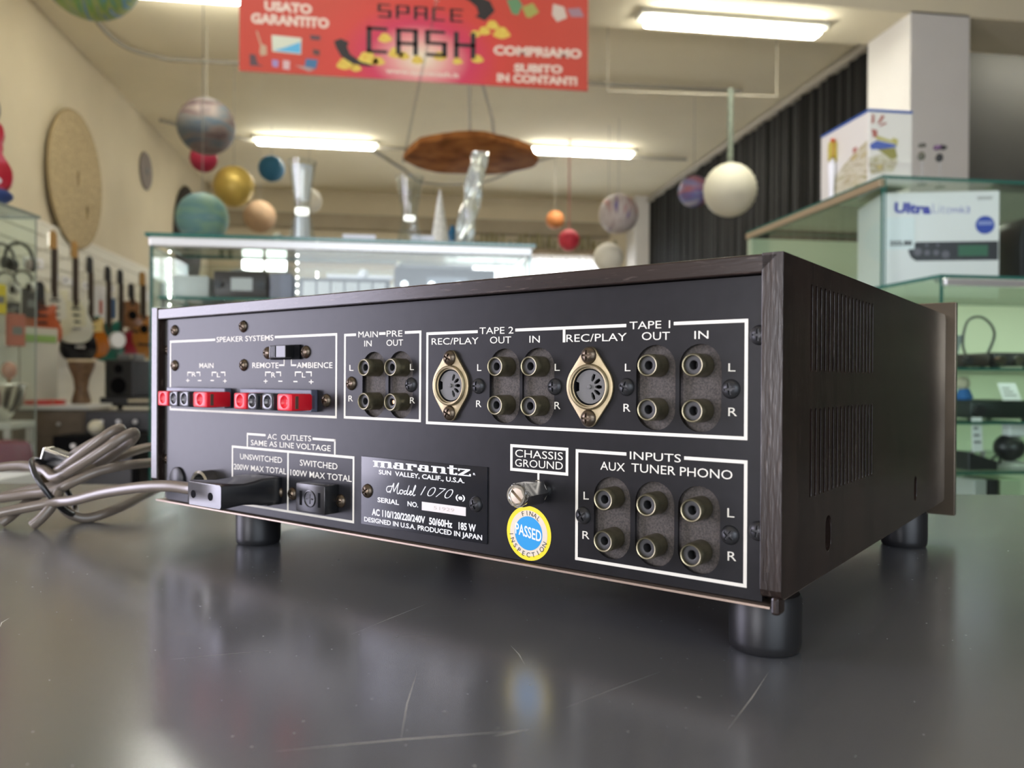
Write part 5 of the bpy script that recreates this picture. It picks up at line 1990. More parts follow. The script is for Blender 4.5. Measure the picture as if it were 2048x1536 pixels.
p.build('cream_lettering', m_cream, sheet)

for pts in ([(-0.344, 2.934),(-0.306, 2.951),(-0.262, 2.932),(-0.272, 2.906),(-0.256, 2.868),(-0.195, 2.827),(-0.118, 2.812),(-0.159, 2.804),(-0.242, 2.813),(-0.305, 2.851),(-0.333, 2.899)],
            [(0.559, 3.166),(0.502, 3.105),(0.445, 3.126),(0.465, 3.142),(0.453, 3.181),(0.415, 3.210),(0.372, 3.232),(0.473, 3.240),(0.530, 3.221),(0.548, 3.188)]):
    p = MB()
    p.add([bpos2(u, v) for u, v in pts], [tuple(range(len(pts)))])
    p.build('arrow_mark', m_ink, sheet)
for u, v, r in ((-0.283, 2.810, 16),(-0.222, 2.792, 10),(-0.159, 2.846, 20),(-0.098, 2.838, 12),(-0.001, 2.890, 15),(0.044, 2.876, 11),(0.119, 2.858, 12),(0.246, 2.888, 13),(0.346, 2.866, 10),(0.460, 2.885, 12),(0.497, 3.047, 12),(0.598, 3.043, 17),(0.545, 3.085, 13),(0.445, 3.027, 10),(-0.063, 2.970, 13)):
    rr = r * 0.00285
    p = MB()
    p.add([bpos(u + rr * (1 + 0.25 * math.sin(5 * k)) * math.cos(2 * PI * k / 14), v + 0.7 * rr * math.sin(2 * PI * k / 14)) for k in range(14)], [tuple(range(14))])
    p.build('gold_coins', m_gold, sheet)


def bquad(name, pts, m, pos=bpos2):
    p = MB()
    p.add([pos(u, v) for u, v in pts], [tuple(range(len(pts)))])
    return p.build(name, m, sheet)


bquad('television_picture', [(-0.681, 2.945),(-0.520, 2.939),(-0.522, 2.848),(-0.676, 2.855)], mat('screen_pale', (0.62, 0.66, 0.52), 0.4), bpos)
bquad('television_wave', [(-0.670, 2.861),(-0.609, 2.881),(-0.525, 2.917),(-0.525, 2.853)], mat('screen_blue', (0.10, 0.42, 0.66), 0.4))
bquad('laptop_picture', [(-0.495, 2.827),(-0.430, 2.823),(-0.441, 2.773),(-0.503, 2.783)], mat('laptop_blue', (0.05, 0.16, 0.30), 0.4))
bquad('laptop_base_picture', [(-0.555, 2.785),(-0.503, 2.783),(-0.446, 2.770),(-0.479, 2.756)], mat('laptop_grey', (0.42, 0.30, 0.27), 0.4))
bquad('guitar_picture', [(-0.764, 2.962),(-0.756, 2.962),(-0.734, 2.892),(-0.708, 2.883),(-0.705, 2.834),(-0.737, 2.826),(-0.745, 2.847),(-0.740, 2.881)], mat('guitar_picture_tan', (0.50, 0.34, 0.22), 0.5))
bquad('printer_picture', [(-0.798, 2.833),(-0.766, 2.830),(-0.753, 2.781),(-0.721, 2.769),(-0.795, 2.770)], mat('printer_dark', (0.09, 0.05, 0.06), 0.5))
bquad('camera_picture', [(-0.458, 2.883),(-0.420, 2.877),(-0.422, 2.846),(-0.458, 2.852)], mat('camera_dark', (0.10, 0.045, 0.04), 0.5))
bquad('console_picture', [(-0.474, 2.959),(-0.417, 2.957),(-0.420, 2.932),(-0.471, 2.934)], MATS['printer_dark'])
bquad('phone_picture', [(-0.678, 2.810),(-0.643, 2.807),(-0.646, 2.768),(-0.675, 2.772)], mat('phone_lilac', (0.33, 0.25, 0.48), 0.5))
bquad('player_picture', [(-0.619, 2.811),(-0.582, 2.808),(-0.584, 2.758),(-0.619, 2.762)], mat('player_pink', (0.62, 0.42, 0.42), 0.5))
for pts, m in (([(0.626, 3.234),(0.690, 3.250),(0.719, 3.212),(0.693, 3.150),(0.658, 3.156)], mat('note_green', (0.12, 0.26, 0.12), 0.5)), ([(0.716, 3.200),(0.780, 3.228),(0.816, 3.176),(0.763, 3.140),(0.740, 3.144)], mat('note_olive', (0.34, 0.34, 0.08), 0.5)),
               ([(0.898, 3.231),(0.963, 3.218),(0.981, 3.156),(0.922, 3.128),(0.892, 3.167)], mat('note_cream', (0.60, 0.50, 0.42), 0.5)), ([(0.981, 3.208),(1.058, 3.219),(1.082, 3.168),(1.005, 3.163)], mat('note_mauve', (0.34, 0.20, 0.24), 0.5))):
    bquad('banknote_picture', pts, m)
for x in (-0.9, 0.9):
    MB().cyl((x, 0.001, 0.615), (x * 0.98, 0.001, ZC - BN[2]), 0.003, 8).build('hanging_cord', m_thread, t)

# ------------------------------------------------------------------ side wall: slat boards, guitars, accessories
m_slat = mat('cream_slatboard', (0.66, 0.64, 0.54), 0.55)
t = thing('slat_panel', 'cream slatboard along the beige side wall carrying the guitars', 'slatboard', (0, 0, 0))
p = MB()
z = 0.0
while z < 2.40:
    z1 = min(z + 0.118, 2.44)
    p.box((XL + 0.0185, 4.2, z), (XL + 0.035, 13.2, z1))
    z = z1 + 0.012
p.box((XL + 0.001, 4.2, 0.001), (XL + 0.018, 13.2, 2.44))
p.build('grooved_board', m_slat, t)
MB().box((XL + 0.001, 4.2, 2.44), (XL + 0.04, 13.2, 2.47), 0.004).build('top_edging', mat('edging_cream', (0.70, 0.66, 0.56), 0.5), t)

STRAT = [(-.05, 0), (-.085, .06), (-.12, .075), (-.14, .05), (-.125, 0), (-.115, -.06), (-.125, -.12), (-.155, -.20), (-.165, -.28), (-.14, -.35), (-.07, -.385), (0, -.39),
         (.07, -.385), (.14, -.345), (.165, -.27), (.155, -.19), (.12, -.12), (.11, -.07), (.12, -.02), (.125, .02), (.10, .035), (.07, .02), (.05, -.01)]
LP = [(-.04, 0), (-.10, .01), (-.125, -.03), (-.115, -.09), (-.12, -.14), (-.16, -.22), (-.165, -.29), (-.13, -.36), (0, -.39), (.13, -.36), (.165, -.29), (.16, -.22), (.12, -.15),
      (.105, -.11), (.12, -.06), (.11, -.03), (.085, -.035), (.05, -.06)]
_h = [(-.04, 0), (-.11, -.01), (-.14, -.06), (-.13, -.13), (-.118, -.18), (-.14, -.24), (-.19, -.31), (-.2, -.38), (-.16, -.46)]
ACO = _h + [(0, -.49)] + [(-a, b) for a, b in reversed(_h)]
m_neck = mat('dark_fretboard', (0.035, 0.022, 0.014), 0.5)
m_maple = mat('amber_maple', (0.36, 0.20, 0.06), 0.4)


def guitar(label, y, ztop, L, body_m, head_m, shape=STRAT, guard=None, accent=None, thick=0.045, rot=-0.75, tilt=0.0, blen=0.39, scale=1.0):
    t = thing('guitar', label, 'guitar', (XL + 0.235, y, ztop), rot, 'guitars on the slatboard')
    t.rotation_euler = (tilt, 0, rot)
    zb = -(L - blen * scale)
    out = [(q.x * scale, q.y * scale + zb) for q in catmull([(a, b, 0) for a, b in shape], 3, closed=True)]
    p = MB()
    p.prism(out, 0, thick, 'yz', 0.008)
    b = p.build('body', body_m, t, smooth=50)
    hl = 0.17
    p = MB()
    p.box((thick * 0.6, -0.024, zb - 0.05), (thick + 0.008, 0.024, -hl + 0.01), 0.004)
    p.build('neck', m_neck, t)
    p = MB()
    p.prism([(-0.024, -hl), (-0.042, -hl + 0.03), (-0.036, -0.01), (-0.005, 0.0), (0.020, -0.03), (0.024, -hl)], thick * 0.62, thick * 0.95, 'yz', 0.003)
    p.build('headstock', head_m, t)
    for k in range(6):
        pass
    p = MB()
    for k in range(6):
        p.cyl((thick * 0.78, -0.045, -0.035 - k * 0.021), (thick * 0.78, -0.056, -0.035 - k * 0.021), 0.006, 8)
    p.build('tuning_pegs', m_chrome, t)
    if shape is ACO:
        p = MB()
        p.lathe([(0.052, 0.0), (0.052, 0.0015), (0.0001, 0.0015)], 24, Matrix.Translation((thick, 0, zb - 0.16)) @ Matrix.Rotation(PI / 2, 4, 'Y'))
        p.build('sound_hole', m_matt, t)
        MB().box((thick - 0.002, -0.075, zb - 0.355), (thick + 0.008, 0.075, zb - 0.325), 0.003).build('bridge', m_neck, t)
    else:
        if guard:
            p = MB()
            p.prism([(-.09, zb), (-.10, zb - .12), (-.06, zb - .22), (.02, zb - .25), (.10, zb - .22), (.09, zb - .08), (.05, zb - .01)], thick - 0.001, thick + 0.003, 'yz')
            p.build('pickguard', guard, t)
        p = MB()
        for dz in (0.07, 0.13, 0.19):
            p.box((thick, -0.04, zb - dz - 0.009), (thick + 0.009, 0.04, zb - dz + 0.009), 0.002)
        p.build('pickups', m_dark, t)
        MB().box((thick, -0.045, zb - 0.262), (thick + 0.012, 0.045, zb - 0.238), 0.002).build('bridge', m_chrome, t)
    if accent:
        p = MB()
        up = [q for q in out if q[1] > zb - 0.17 * scale]
        p.prism([(a * 0.93, c) for a, c in up], thick - 0.001, thick + 0.002, 'yz')
        p.build('top_panel', accent, t)
    MB().tube([(0.02, 0, -0.155), (-0.06, 0, -0.15), (-0.198 / math.cos(rot) + 0.006, 0, -0.15)], 0.008, 8).build('hanger_hook', m_chrome, t)
    return t


m_cream_body = mat('cream_lacquer', (0.60, 0.58, 0.42), 0.3)
m_ivory_body = mat('ivory_lacquer', (0.60, 0.60, 0.52), 0.3)
guitar('cream electric guitar nearest the glass cabinet of the slatboard row', 7.55, 2.331, 0.93, m_cream_body, m_maple, guard=m_ivory_body)
guitar('ivory electric guitar second along the row, with amber headstock', 8.02, 2.32, 0.95, m_ivory_body, m_maple, guard=m_cream_body)
guitar('amber sunburst electric guitar with pale yellow upper body and black headstock', 8.40, 2.235, 1.0, mat('amber_burst', (0.42, 0.13, 0.01), 0.25), m_dark, LP,
       accent=mat('pale_maple_top', (0.62, 0.48, 0.20), 0.3), scale=1.12, blen=0.39)
guitar('teal green electric guitar with black pointed headstock', 8.90, 2.21, 0.99, mat('teal_lacquer', (0.008, 0.11, 0.085), 0.3), m_dark, STRAT)
guitar('dark red electric guitar between the teal and the orange guitars', 9.28, 2.226, 1.06, mat('wine_red_lacquer', (0.22, 0.006, 0.02), 0.3), m_dark, LP, scale=1.12)
guitar('small sunburst ukulele with black side hanging above the orange acoustic', 9.60, 2.11, 0.50, mat('brown_burst', (0.22, 0.10, 0.04), 0.35), m_dark, ACO, thick=0.08, blen=0.49, scale=0.62)
guitar('orange brown acoustic guitar next to the case corner', 9.98, 2.29, 1.0, mat('orange_spruce', (0.36, 0.15, 0.025), 0.3), m_maple, ACO, thick=0.10, blen=0.49)
guitar('yellow acoustic guitar half hidden behind the orange acoustic', 10.80, 2.26, 1.02, mat('yellow_spruce', (0.52, 0.36, 0.09), 0.3), m_dark, ACO, thick=0.10, blen=0.49)
guitar('orange red electric guitar hung low under the cream guitar', 7.30, 1.86, 0.55, mat('orange_red_lacquer', (0.42, 0.09, 0.03), 0.3), m_dark, LP, blen=0.39)
guitar('black electric guitar hung low under the ivory guitar', 8.12, 1.78, 0.58, mat('black_lacquer', (0.010, 0.010, 0.012), 0.2), m_dark, STRAT, blen=0.39)

# white price discs clipped to the boards
for k, (u, lab) in enumerate((((-3.1200, 8.0088, 1.9770), 'white round price tag before the ivory guitar neck'), ((-3.1200, 8.2497, 1.9785), 'white round price tag just after the ivory guitar neck'),
                              ((-3.1200, 8.4438, 1.9826), 'white round price tag touching the sunburst guitar neck'), ((-3.1200, 8.7537, 1.9890), 'white round price tag between the sunburst and teal guitars'),
                              ((-3.1200, 9.4991, 2.0362), 'white round price tag beside the red guitar neck'))):
    t = thing('price_tag', lab, 'price tag', u, -0.6, 'round price tags on the slatboard')
    MB().cyl((0.0, 0, 0), (0.006, 0, 0), 0.042, 20).build('disc', m_card, t)
    MB().cyl((0.006, 0, 0), (0.008, 0, 0), 0.013, 12).build('printed_dot', m_grey, t)
    MB().tube([(-0.045, 0, 0.035), (0.0, 0, 0.035), (0.002, 0, 0.03)], 0.003, 6).build('clip', m_alum, t)
t = thing('string_pack', 'white pack with red stripe hanging behind the teal guitar neck', 'pack', (-3.1000, 9.0745, 1.9260), -0.6)
MB().box((0, -0.06, -0.30), (0.03, 0.06, 0.10), 0.008).build('wrapper', m_card, t)
MB().box((0.0302, -0.02, -0.20), (0.032, 0.02, -0.06)).build('red_stripe', mat('stripe_red', (0.6, 0.2, 0.16), 0.5), t)
t = thing('string_pack', 'blue pack hanging between the red guitar and the ukulele', 'pack', (-3.1000, 9.4399, 1.8537), -0.6)
MB().box((0, -0.04, -0.15), (0.03, 0.04, 0.07), 0.006).build('wrapper', mat('pack_blue', (0.06, 0.14, 0.30), 0.5), t)
MB().box((0, -0.036, 0.07), (0.004, 0.036, 0.11), 0.001).build('hang_tab', m_card, t)
MB().tube([(0.004, 0, 0.10), (-0.08, 0, 0.10)], 0.004, 6).build('wall_hook', m_chrome, t)
t = thing('pack', 'tall white pack hanging beside the orange acoustic guitar', 'pack', (-3.1630, 10.7760, 1.9748), 0.0)
MB().box((0, -0.09, -0.30), (0.05, 0.09, 0.30), 0.01).build('wrapper', m_slat, t)
MB().box((0.0505, -0.07, 0.05), (0.052, 0.07, 0.18)).build('label_panel', m_card, t)
t = thing('practice_drum', 'white round drum head on a thin pole in front of the dark red guitar', 'drum', ((-2.4928, 7.7500, 1.3932)[0], 7.75, 0.8795), -0.7)
hz = (-2.4928, 7.7500, 1.3932)[2] - 0.8795
MB().lathe([(0.070, 0), (0.070, 0.02), (0.0001, 0.022)], 28, Matrix.Translation((0, 0, hz)) @ Matrix.Rotation(PI / 2, 4, 'Y')).build('head', m_card, t, smooth=40)
MB().lathe([(0.0705, -0.01), (0.075, -0.01), (0.075, 0.018), (0.0705, 0.018)], 28, Matrix.Translation((0, 0, hz)) @ Matrix.Rotation(PI / 2, 4, 'Y'), cap=False).build('hoop', m_alum, t, smooth=40)
MB().cyl((0, 0, 0), (0, 0, hz - 0.072), 0.006, 10).build('pole', m_dark, t)

# headphones on hooks
for k, (u, s_, lab) in enumerate((((-2.9500, 6.8879, 1.9792), 1.0, 'black headphones with pale ear pad hanging topmost on the slatboard'),
                                  ((-2.9500, 6.5930, 1.9360), 0.9, 'black headphones hanging at the picture edge beside the topmost pair'),
                                  ((-2.9500, 6.6733, 1.7563), 0.7, 'silver and black headphones hanging below the topmost pair'),
                                  ((-2.9500, 6.9585, 1.8054), 0.7, 'silver headphones hanging close to the cream guitar neck'))):
    t = thing('headphones', lab, 'headphones', u, -0.75, 'headphones on hooks')
    r = 0.10 * s_
    p = MB()
    p.tube([(0, r * math.cos(a), r * 1.15 * math.sin(a) + 0.02) for a in [PI * i / 16 for i in range(17)]], 0.013 * s_, 8)
    p.build('headband', m_dark, t, smooth=60)
    for sg in (-1, 1):
        p = MB()
        p.lathe([(0.030 * s_, 0), (0.052 * s_, 0.01), (0.055 * s_, 0.03), (0.036 * s_, 0.045), (0.0001, 0.047)], 20,
                Matrix.Translation((0, sg * (r - 0.02), -0.03)) @ Matrix.Rotation(-sg * PI / 2, 4, 'X'))
        p.build('ear_cup', m_dark if k < 2 else m_alum, t, smooth=50)
        p = MB()
        p.lathe([(0.028 * s_, -0.02), (0.044 * s_, -0.014), (0.044 * s_, 0.0)], 20, Matrix.Translation((0, sg * (r - 0.02), -0.03)) @ Matrix.Rotation(-sg * PI / 2, 4, 'X'))
        p.build('ear_pad', mat('pale_pad', (0.45, 0.37, 0.35), 0.6) if (k == 0 and sg == 1) else m_matt, t, smooth=50)
    MB().tube([(-0.24, 0, r * 1.2), (0.03, 0, r * 1.2), (0.035, 0, r * 1.2 + 0.03)], 0.005, 6).build('wall_hook', m_chrome, t)
for u, sz, m, lab in (((-3.0000, 7.2587, 2.0072), (0.05, 0.08, 0.045), m_card, 'white card beside the topmost headphones'), ((-2.9000, 6.4599, 1.6290), (0.03, 0.045, 0.11), mat('label_yellow', (0.70, 0.55, 0.02), 0.5), 'tall yellow label at the picture edge below the headphones'),
                      ((-2.9000, 6.7160, 1.4149), (0.05, 0.065, 0.125), mat('coral_card', (0.42, 0.11, 0.075), 0.6), 'square coral red pack below the black pedals'),
                      ((-2.9900, 6.8808, 1.5976), (0.05, 0.045, 0.045), m_dark, 'black boxed pedal above the coral pack'), ((-2.9500, 7.0847, 1.6571), (0.05, 0.06, 0.12), mat('ink_box', (0.016, 0.016, 0.02), 0.5), 'larger black boxed pedal beside the cream guitar')):
    t = thing('pack', lab, 'pack', u, -0.6)
    MB().box((-sz[0] / 2, -sz[1], -sz[2]), (sz[0] / 2, sz[1], sz[2]), 0.008).build('carton', m, t)
    MB().box((sz[0] / 2, -sz[1] * 0.6, -sz[2] * 0.3), (sz[0] / 2 + 0.002, sz[1] * 0.6, sz[2] * 0.2)).build('label_panel', m_grey if m is not m_card else m_slat, t)
    MB().tube([(-0.02, 0, sz[2] - 0.005), (-0.02, 0, sz[2] + 0.03), (-0.25 if u[0] > -2.99 else -0.21, 0, sz[2] + 0.03)], 0.004, 6).build('wall_hook', m_chrome, t)

# woven wall discs
t = thing('wall_disc', 'large round woven straw disc with two small openings on the beige wall', 'wall decoration', (XL, 8.60, 3.02))
me = sheet_mesh(circle(0, 0, 0.665, 64), [[(0.02 + 0.045 * math.cos(2 * PI * k / 16), 0.02 + 0.085 * math.sin(2 * PI * k / 16)) for k in range(16)],
                                         [(0.26 + 0.045 * math.cos(2 * PI * k / 16), -0.27 + 0.085 * math.sin(2 * PI * k / 16)) for k in range(16)]], 0.03, 0.006)
p = MB()
p.bm(mesh_bm(me, Matrix.Translation((0.045, 0, 0)) @ YZ))
p.build('woven_disc', mat('straw_weave', (0.40, 0.31, 0.17), 0.85, var=0.35, scale=55, bump=0.8), t)
p = MB()
p.tube([(0.045, 0.665 * math.cos(2 * PI * k / 64), 0.665 * math.sin(2 * PI * k / 64)) for k in range(64)], 0.018, 8, closed=True)
p.build('rim', mat('straw_rim', (0.33, 0.25, 0.13), 0.8), t, smooth=60)
MB().cyl((0, 0, 0.0), (0.03, 0, 0), 0.03, 12).build('wall_peg', m_thread, t)
t = thing('wall_disc', 'small grey round disc high on the beige wall', 'wall decoration', (XL, 10.98, 3.72))
MB().lathe([(0.235, 0), (0.245, 0.012), (0.225, 0.03), (0.0001, 0.032)], 40, Matrix.Rotation(PI / 2, 4, 'Y')).build('disc_plate', mat('mauve_grey', (0.19, 0.16, 0.15), 0.7), t, smooth=40)
MB().lathe([(0.05, 0.031), (0.04, 0.045), (0.0001, 0.047)], 20, Matrix.Rotation(PI / 2, 4, 'Y')).build('boss', m_grey, t, smooth=40)
t = thing('wall_disc', 'large dark oval wall panel partly behind the pale teal globe', 'wall decoration', (XL, 13.12, 3.20))
MB().lathe([(0.80, 0), (0.82, 0.015), (0.78, 0.04), (0.0001, 0.042)], 48, Matrix.Rotation(PI / 2, 4, 'Y')).build('disc_plate', mat('umber_panel', (0.020, 0.016, 0.012), 0.7), t, smooth=40)
MB().lathe([(0.30, 0.041), (0.28, 0.052), (0.0001, 0.054)], 32, Matrix.Rotation(PI / 2, 4, 'Y')).build('inner_ring', m_matt, t, smooth=40)

# glass cabinet at the near end of the side wall, with a toy guitar on it
t = thing('display_case', 'greenish glass cabinet at the picture edge, under the red toy guitar', 'display case', (-0.932, 2.30, 0), -0.136)
p = MB()
pane(p, (-0.80, -0.95, 1.469), (0.0, 0.0, 1.477))
p.build('top_pane', [m_glass_green, mat('grey_glass_edge', (0.30, 0.33, 0.29), 0.2)], t)
p = MB()
pane(p, (-0.79, -0.018, 0.80), (-0.004, -0.010, 1.468))
p.build('back_pane', [m_glass_green, MATS['grey_glass_edge']], t)
MB().box((-0.80, -0.95, 0.0), (0.0, 0.0, 0.799), 0.004).build('plinth', m_shelf_white, t)
t = thing('cushion', 'blue and red cushion under the red toy guitar', 'cushion', (-1.005, 2.16, 1.4775))
p = MB()
p.sphere((0, 0, 0.022), 0.062, 24, 12, 0.36)
p.build('cushion_cover', mat('cushion_blue', (0.03, 0.06, 0.22), 0.7), t, smooth=60)
p = MB()
p.sphere((0.028, -0.012, 0.030), 0.024, 16, 8, 0.62)
p.build('red_patch', mat('cushion_red', (0.42, 0.04, 0.10), 0.7), t, smooth=60)
t = thing('toy_guitar', 'red toy guitar with black neck standing on white feet on the cushion', 'toy', (-1.005, 2.16, 1.526), 0.35)
out = [(q.x * 0.30, q.y * 0.36 + 0.155) for q in catmull([(a, b, 0) for a, b in ACO], 3, closed=True)]
p = MB()
p.prism(out, -0.016, 0.016, 'xz', 0.003)
p.build('body', mat('toy_guitar_red', (0.45, 0.015, 0.03), 0.35), t, smooth=50)
MB().cyl((0, -0.018, 0.092), (0, -0.015, 0.092), 0.015, 20).build('sound_hole', m_matt, t)
MB().box((-0.006, -0.021, 0.10), (0.006, -0.014, 0.225), 0.001).build('neck', m_dark, t)
p = MB()
p.sphere((0.004, 0.0, 0.185), 0.030, 20, 12, 1.5)
p.build('grey_hood', mat('grey_felt', (0.16, 0.15, 0.145), 0.8), t, smooth=60)
for sg in (-1, 1):
    p = MB()
    p.sphere((0.026 * sg, -0.004, 0.008), 0.017, 16, 10, 0.8)
    p.sphere((0.034 * sg, -0.004, 0.022), 0.009, 12, 8, 1.6)
    p.build('white_foot', m_card, t, smooth=60)

# low furniture and equipment along the side wall
m_white_top = mat('grey_white_top', (0.55, 0.55, 0.52), 0.4)
m_brown_front = mat('brown_drawer', (0.12, 0.09, 0.06), 0.5, var=0.15, scale=12)
t = thing('sideboard', 'white topped brown sideboard below the hand drums', 'sideboard', (-2.72, 6.95, 0))
MB().box((-0.42, -0.28, 0.80), (0.36, 0.28, 0.835), 0.004).build('worktop', m_white_top, t)
MB().box((-0.40, -0.26, 0.0), (0.34, 0.26, 0.799), 0.004).build('carcass', m_brown_front, t)
for k in range(2):
    d = MB().box((-0.38 + 0.36 * k, -0.272, 0.60), (-0.04 + 0.36 * k, -0.259, 0.78), 0.003).build('drawer', m_brown_front, t)
    MB().cyl((-0.21 + 0.36 * k, -0.29, 0.69), (-0.21 + 0.36 * k, -0.27, 0.69), 0.012, 12).build('knob', m_alum, d, smooth=40)
t = thing('table', 'lower white table at the picture edge, beside the crimson cloth', 'table', (-2.80, 6.15, 0))
MB().box((-0.35, -0.20, 0.69), (0.20, 0.20, 0.735), 0.004).build('tabletop', m_white_top, t)
for a, b in ((-0.31, -0.17), (0.17, -0.17), (-0.31, 0.17), (0.17, 0.17)):
    MB().box((a - 0.02, b - 0.02, 0), (a + 0.02, b + 0.02, 0.689), 0.003).build('leg', m_alum, t)
t = thing('cloth', 'crimson cloth hanging over a low stool at the picture edge', 'cloth', (-2.62, 5.6, 0))
p = MB()
fr = []
for k in range(48):
    a = 2 * PI * k / 48
    r = 1.0 + 0.05 * math.sin(7 * a)
    fr.append((0.30 * r * math.cos(a), 0.22 * r * math.sin(a)))
vs, fs = [], []
for j, (zz, s_) in enumerate(((0.02, 1.15), (0.25, 1.05), (0.52, 0.96), (0.615, 0.90), (0.635, 0.82), (0.64, 0.0))):
    for a, b in fr:
        vs.append((a * s_, b * s_, zz))
for j in range(5):
    for k in range(48):
        k2 = (k + 1) % 48
        fs.append((j * 48 + k, j * 48 + k2, (j + 1) * 48 + k2, (j + 1) * 48 + k))
p.add(vs, fs)
tag(p.build('draped_cloth', mat('crimson_cloth', (0.13, 0.004, 0.030), 0.85), t, smooth=60))
MB().cyl((0, 0, 0.0), (0, 0, 0.6), 0.16, 20).build('stool', m_matt, t)
t = thing('tambourine', 'flat red tambourine lying on the brown sideboard', 'tambourine', (-2.74, 6.84, 0.8355))
MB().lathe([(0.14, 0), (0.15, 0.0), (0.15, 0.035), (0.14, 0.036), (0.0001, 0.034)], 32).build('red_hoop', mat('hoop_red', (0.45, 0.03, 0.02), 0.4), t, smooth=40)
p = MB()
for k in range(8):
    a = 2 * PI * k / 8
    p.cyl((0.145 * math.cos(a), 0.145 * math.sin(a), 0.012), (0.145 * math.cos(a), 0.145 * math.sin(a), 0.024), 0.014, 10)
p.build('jingles', m_chrome, t)
t = thing('hand_drum', 'brown goblet drum with pale skin on the brown sideboard', 'drum', (-2.56, 7.10, 0.8355))
p = MB()
p.lathe([(0.07, 0), (0.075, 0.02), (0.05, 0.12), (0.06, 0.20), (0.10, 0.31), (0.105, 0.36)], 28)
p.build('drum_body', mat('brown_clay', (0.13, 0.075, 0.035), 0.5, var=0.3, scale=20), t, smooth=40)
MB().lathe([(0.108, 0.345), (0.108, 0.365), (0.0001, 0.368)], 28).build('skin', mat('drum_skin', (0.62, 0.50, 0.32), 0.6), t, smooth=40)
t = thing('maraca', 'pink and brown maraca leaning beside the goblet drum', 'maraca', (-3.0, 6.84, 0.8355))
p = MB()
p.sphere((0, 0, 0.27), 0.055, 20, 12, 1.25)
p.build('rattle', mat('maraca_pink', (0.50, 0.26, 0.20), 0.4), t, smooth=60)
MB().cyl((0, 0, 0.0), (0, 0, 0.22), 0.018, 12, 0.012).build('handle', mat('maraca_handle', (0.30, 0.17, 0.08), 0.4), t, smooth=40)
t = thing('metal_bowl', 'shiny steel bowl standing on end on the lower white table', 'bowl', (-2.78, 6.15, 0.7355))
MB().lathe([(0.07, 0.0), (0.075, 0.01), (0.16, 0.12), (0.19, 0.26), (0.185, 0.265), (0.15, 0.12), (0.0001, 0.03)], 32, cap=False).build('bowl_shell', m_chrome, t, smooth=50)
MB().lathe([(0.19, 0.255), (0.20, 0.262), (0.19, 0.27)], 32, cap=False).build('rim', m_alum, t, smooth=50)
t = thing('board', 'tall pale panel standing on the sideboard against the slatboard', 'board', (-2.86, 7.05, 0.8355), -0.5)
MB().box((-0.03, -0.17, 0), (0.0, 0.17, 0.62), 0.006).build('pale_panel', mat('pale_green_grey', (0.50, 0.50, 0.43), 0.6), t)
MB().box((0.0005, -0.15, 0.5), (0.004, 0.15, 0.56), 0.001).build('header_strip', mat('leaf_green', (0.22, 0.36, 0.10), 0.6), t)
t = thing('loudspeaker', 'black loudspeaker box standing on the dark keyboard stand', 'speaker', (-2.36, 7.62, 0.8795), -0.35)
MB().box((-0.14, -0.12, 0), (0.14, 0.14, 0.33), 0.01).build('cabinet', m_dark, t)
for z, r in ((0.10, 0.075), (0.25, 0.04)):
    MB().lathe([(r, 0), (r, 0.006), (r * 0.8, 0.008), (r * 0.25, 0.001), (0.0001, 0.004)], 24, Matrix.Translation((0, -0.12, z)) @ RY).build('driver', m_matt, t, smooth=40)
t = thing('gadget', 'small grey gadget lying on top of the black loudspeaker', 'gadget', (-2.33, 7.60, 1.2105), -0.4)
MB().box((-0.09, -0.06, 0), (0.11, 0.06, 0.05), 0.012).build('casing', m_grey, t)
MB().cyl((0.06, -0.064, 0.025), (0.06, -0.058, 0.025), 0.016, 14).build('lens', m_chrome, t)
t = thing('stand', 'dark stand with chrome bars carrying the black loudspeaker', 'stand', (-2.10, 7.62, 0))
MB().box((-0.42, -0.22, 0.80), (0.62, 0.22, 0.879), 0.006).build('deck', m_dark, t)
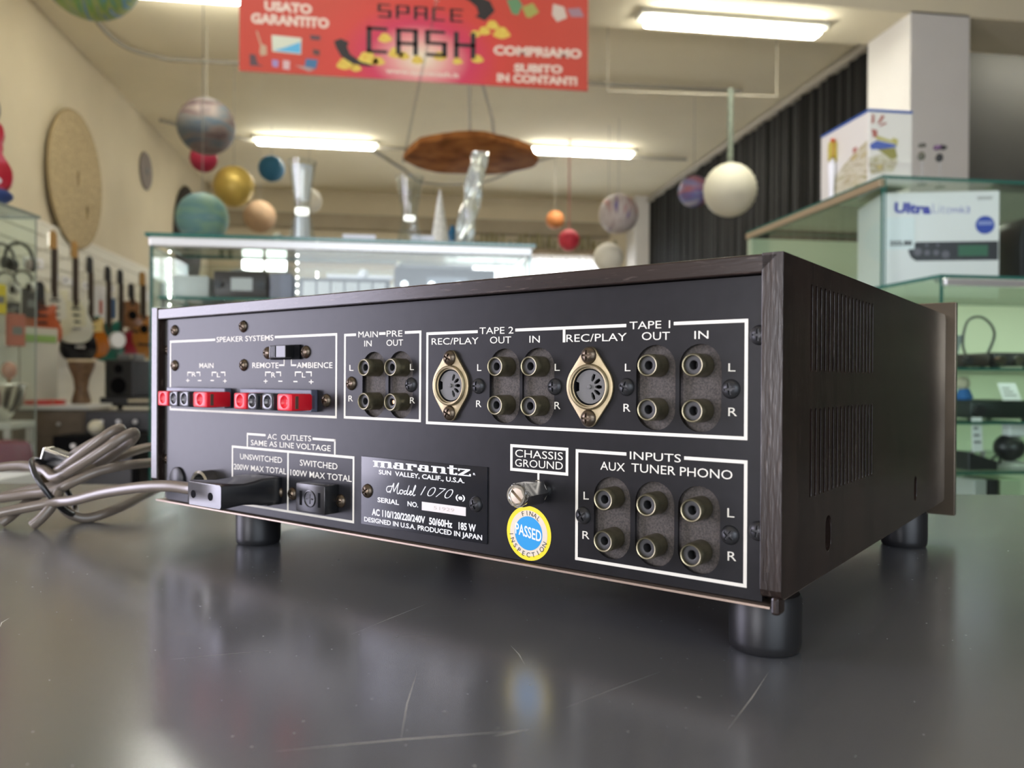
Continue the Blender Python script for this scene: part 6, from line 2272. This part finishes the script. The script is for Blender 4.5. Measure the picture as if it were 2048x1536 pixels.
for a, b in ((-0.18, 0.10), (0.14, 0.42)):
    MB().cyl((a, -0.235, 0.845), (b, -0.235, 0.85), 0.024, 14).build('chrome_bar', m_chrome, t, smooth=40)
for a in (-0.38, 0.58):
    for b in (-0.18, 0.18):
        MB().box((a - 0.02, b - 0.02, 0), (a + 0.02, b + 0.02, 0.799), 0.003).build('leg', m_matt, t)
t = thing('practice_pad', 'grey round practice pad on a thin stand under the yellow guitar', 'drum pad', (-1.86, 7.62, 0.8795))
MB().lathe([(0.0001, 0.165), (0.11, 0.17), (0.118, 0.19), (0.10, 0.202), (0.0001, 0.204)], 32).build('pad', mat('slate_rubber', (0.055, 0.062, 0.07), 0.5), t, smooth=40)
MB().cyl((0, 0, 0.0), (0, 0, 0.168), 0.010, 12).build('post', m_dark, t)
MB().lathe([(0.07, 0), (0.06, 0.012), (0.0001, 0.014)], 24).build('base', m_dark, t)
for x, y, z, a, b, h, m, lab in ((-2.05, 6.6, 0.0, 0.24, 0.18, 0.80, m_dark, 'black amplifier box below the practice pad'), (-1.65, 6.65, 0.0, 0.13, 0.18, 0.82, m_matt, 'tall black cabinet next to the middle case'),
                                 (-1.98, 5.9, 0.0, 0.27, 0.16, 0.66, m_matt, 'low black flight case beside the crimson cloth')):
    t = thing('equipment_case', lab, 'equipment case', (x, y, z))
    MB().box((-a, -b, 0), (a, b, h), 0.01).build('cabinet', m, t)
    MB().box((-a * 0.85, -b - 0.006, h * 0.12), (a * 0.85, -b + 0.001, h * 0.82), 0.003).build('grille', m_matt if m is m_dark else m_dark, t)
    for k in range(3):
        MB().cyl((-a * 0.5 + a * 0.5 * k, -b - 0.02, h * 0.9), (-a * 0.5 + a * 0.5 * k, -b, h * 0.9), 0.016, 12).build('knob', m_alum, t, smooth=40)
t = thing('ornament', 'small cream ball resting on the low black flight case', 'ornament', (-2.02, 5.86, 0.6605))
MB().sphere((0, 0, 0.05), 0.05, 20, 12).build('ball', mat('cream_ball', (0.55, 0.52, 0.40), 0.4), t, smooth=60)
MB().lathe([(0.025, 0), (0.022, 0.006), (0.0001, 0.006)], 14).build('base', m_alum, t)
